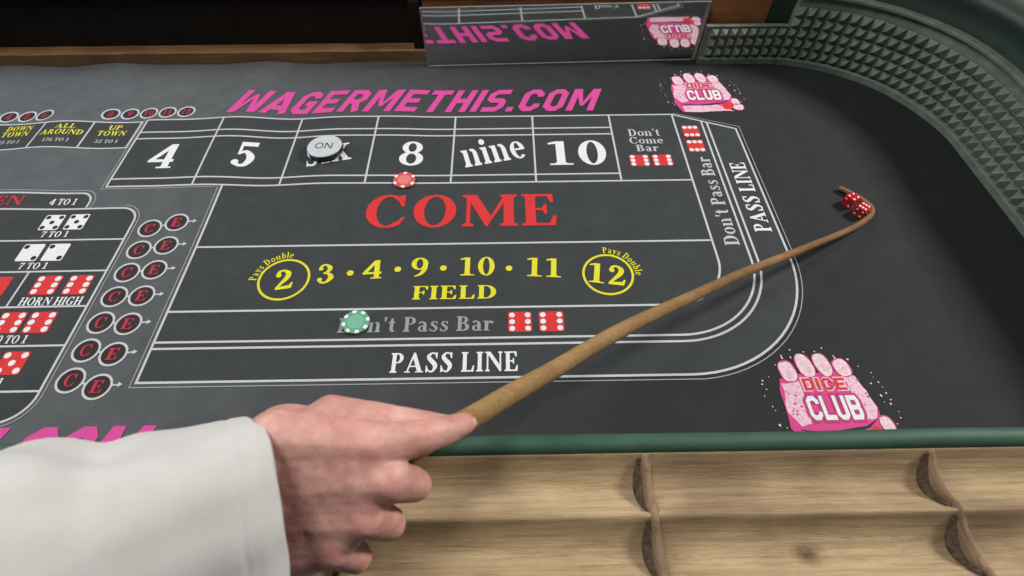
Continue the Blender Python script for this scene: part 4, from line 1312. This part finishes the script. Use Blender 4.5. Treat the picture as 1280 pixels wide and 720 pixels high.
# sleeve: a loose cotton tube, cuff end open, with folds
M_sleeve = mottled('sleeve_cotton', (0.46, 0.452, 0.435), (0.54, 0.53, 0.515), scale=22, rough=0.9, bump=0.35, bscale=1400, bdist=0.0005, spec=0.2, sheen=0.2)
AX = [Vector(p) for p in ((0.5400, 0.0880, 0.2778), (0.5030, 0.0770, 0.2880), (0.4257, 0.0474, 0.3200), (0.3600, 0.0200, 0.3470), (0.2950, -0.0080, 0.3800), (0.2850, -0.0700, 0.4300), (0.3200, -0.1700, 0.5300), (0.3650, -0.2700, 0.6500))]
RS = [0.0575, 0.0590, 0.0620, 0.0650, 0.0690, 0.0720, 0.0760, 0.0800]
C, W_ = [], []
sub = 22
for i in range(len(AX) - 1):
    p0, p1, p2, p3 = AX[max(i - 1, 0)], AX[i], AX[i + 1], AX[min(i + 2, len(AX) - 1)]
    for k in range(sub):
        t = k / sub
        C.append(0.5 * ((2 * p1) + (p2 - p0) * t + (2 * p0 - 5 * p1 + 4 * p2 - p3) * t * t + (3 * p1 - p0 - 3 * p2 + p3) * t ** 3))
        W_.append(RS[i] + (RS[i + 1] - RS[i]) * t)
C.append(AX[-1]); W_.append(RS[-1])
NS = 96
V, F = [], []
def fold(s_, g):
    q = Vector((math.cos(g) * 1.1, math.sin(g) * 1.1, s_ * 9))
    f = noise.noise(q + Vector((3, 1, 0)) + Vector((0, 0, 1.6 * math.sin(g + 1)))) * 0.0105
    d = s_ * 48 + 3.0 * math.sin(g - 0.6) + 2.0 * noise.noise(Vector((math.cos(g), math.sin(g), s_ * 5)))
    f += 0.0042 * math.sin(d) * smooth01(0.01, 0.09, s_) * (0.4 + 0.6 * abs(noise.noise(Vector((math.cos(g) * 1.3, math.sin(g) * 1.3, s_ * 6 + 4)))) * 2)
    up_ = 0.5 + 0.5 * math.cos(g - 0.7)
    f += up_ * (0.0070 * math.exp(-((s_ - 0.118) / 0.020) ** 2) - 0.0055 * math.exp(-((s_ - 0.086) / 0.013) ** 2))
    return f
slen = 0
for i, c in enumerate(C):
    if i:
        slen += (C[i] - C[i - 1]).length
    d = (C[min(i + 1, len(C) - 1)] - C[max(i - 1, 0)]).normalized()
    a = d.cross(Vector((0, 0, 1))).normalized()
    u = a.cross(d)
    for k in range(NS):
        g = 2 * PI * k / NS
        hem = 0.0005 * (1 if 0.016 < slen < 0.020 else 0)
        r = W_[i] + fold(slen, g) - hem
        if slen < 0.006:
            r -= 0.003 * (1 - slen / 0.006)
        rad = a * math.cos(g) + u * 0.95 * math.sin(g)
        near = max(0.0, 1 - slen / 0.09)
        V.append(c + rad * r + d * near * (0.013 * rad.dot(fw) + 0.004 * noise.noise(rad * 1.4)))
for i in range(len(C) - 1):
    for k in range(NS):
        k2 = (k + 1) % NS
        F.append((i * NS + k, i * NS + k2, (i + 1) * NS + k2, (i + 1) * NS + k))
sl = mk('sleeve', V, F, M_sleeve, person, True)
so = sl.modifiers.new('thickness', 'SOLIDIFY')
so.thickness = 0.0022
so.offset = -1
bm = bmesh.new()
capsule(bm, (0.48, 0.068, 0.297), (0.305, -0.002, 0.378), .030, .043)
capsule(bm, (0.305, -0.002, 0.378), (0.362, -0.262, 0.640), .044, .055)
from_bm('forearm', bm, M_skin, person, True)
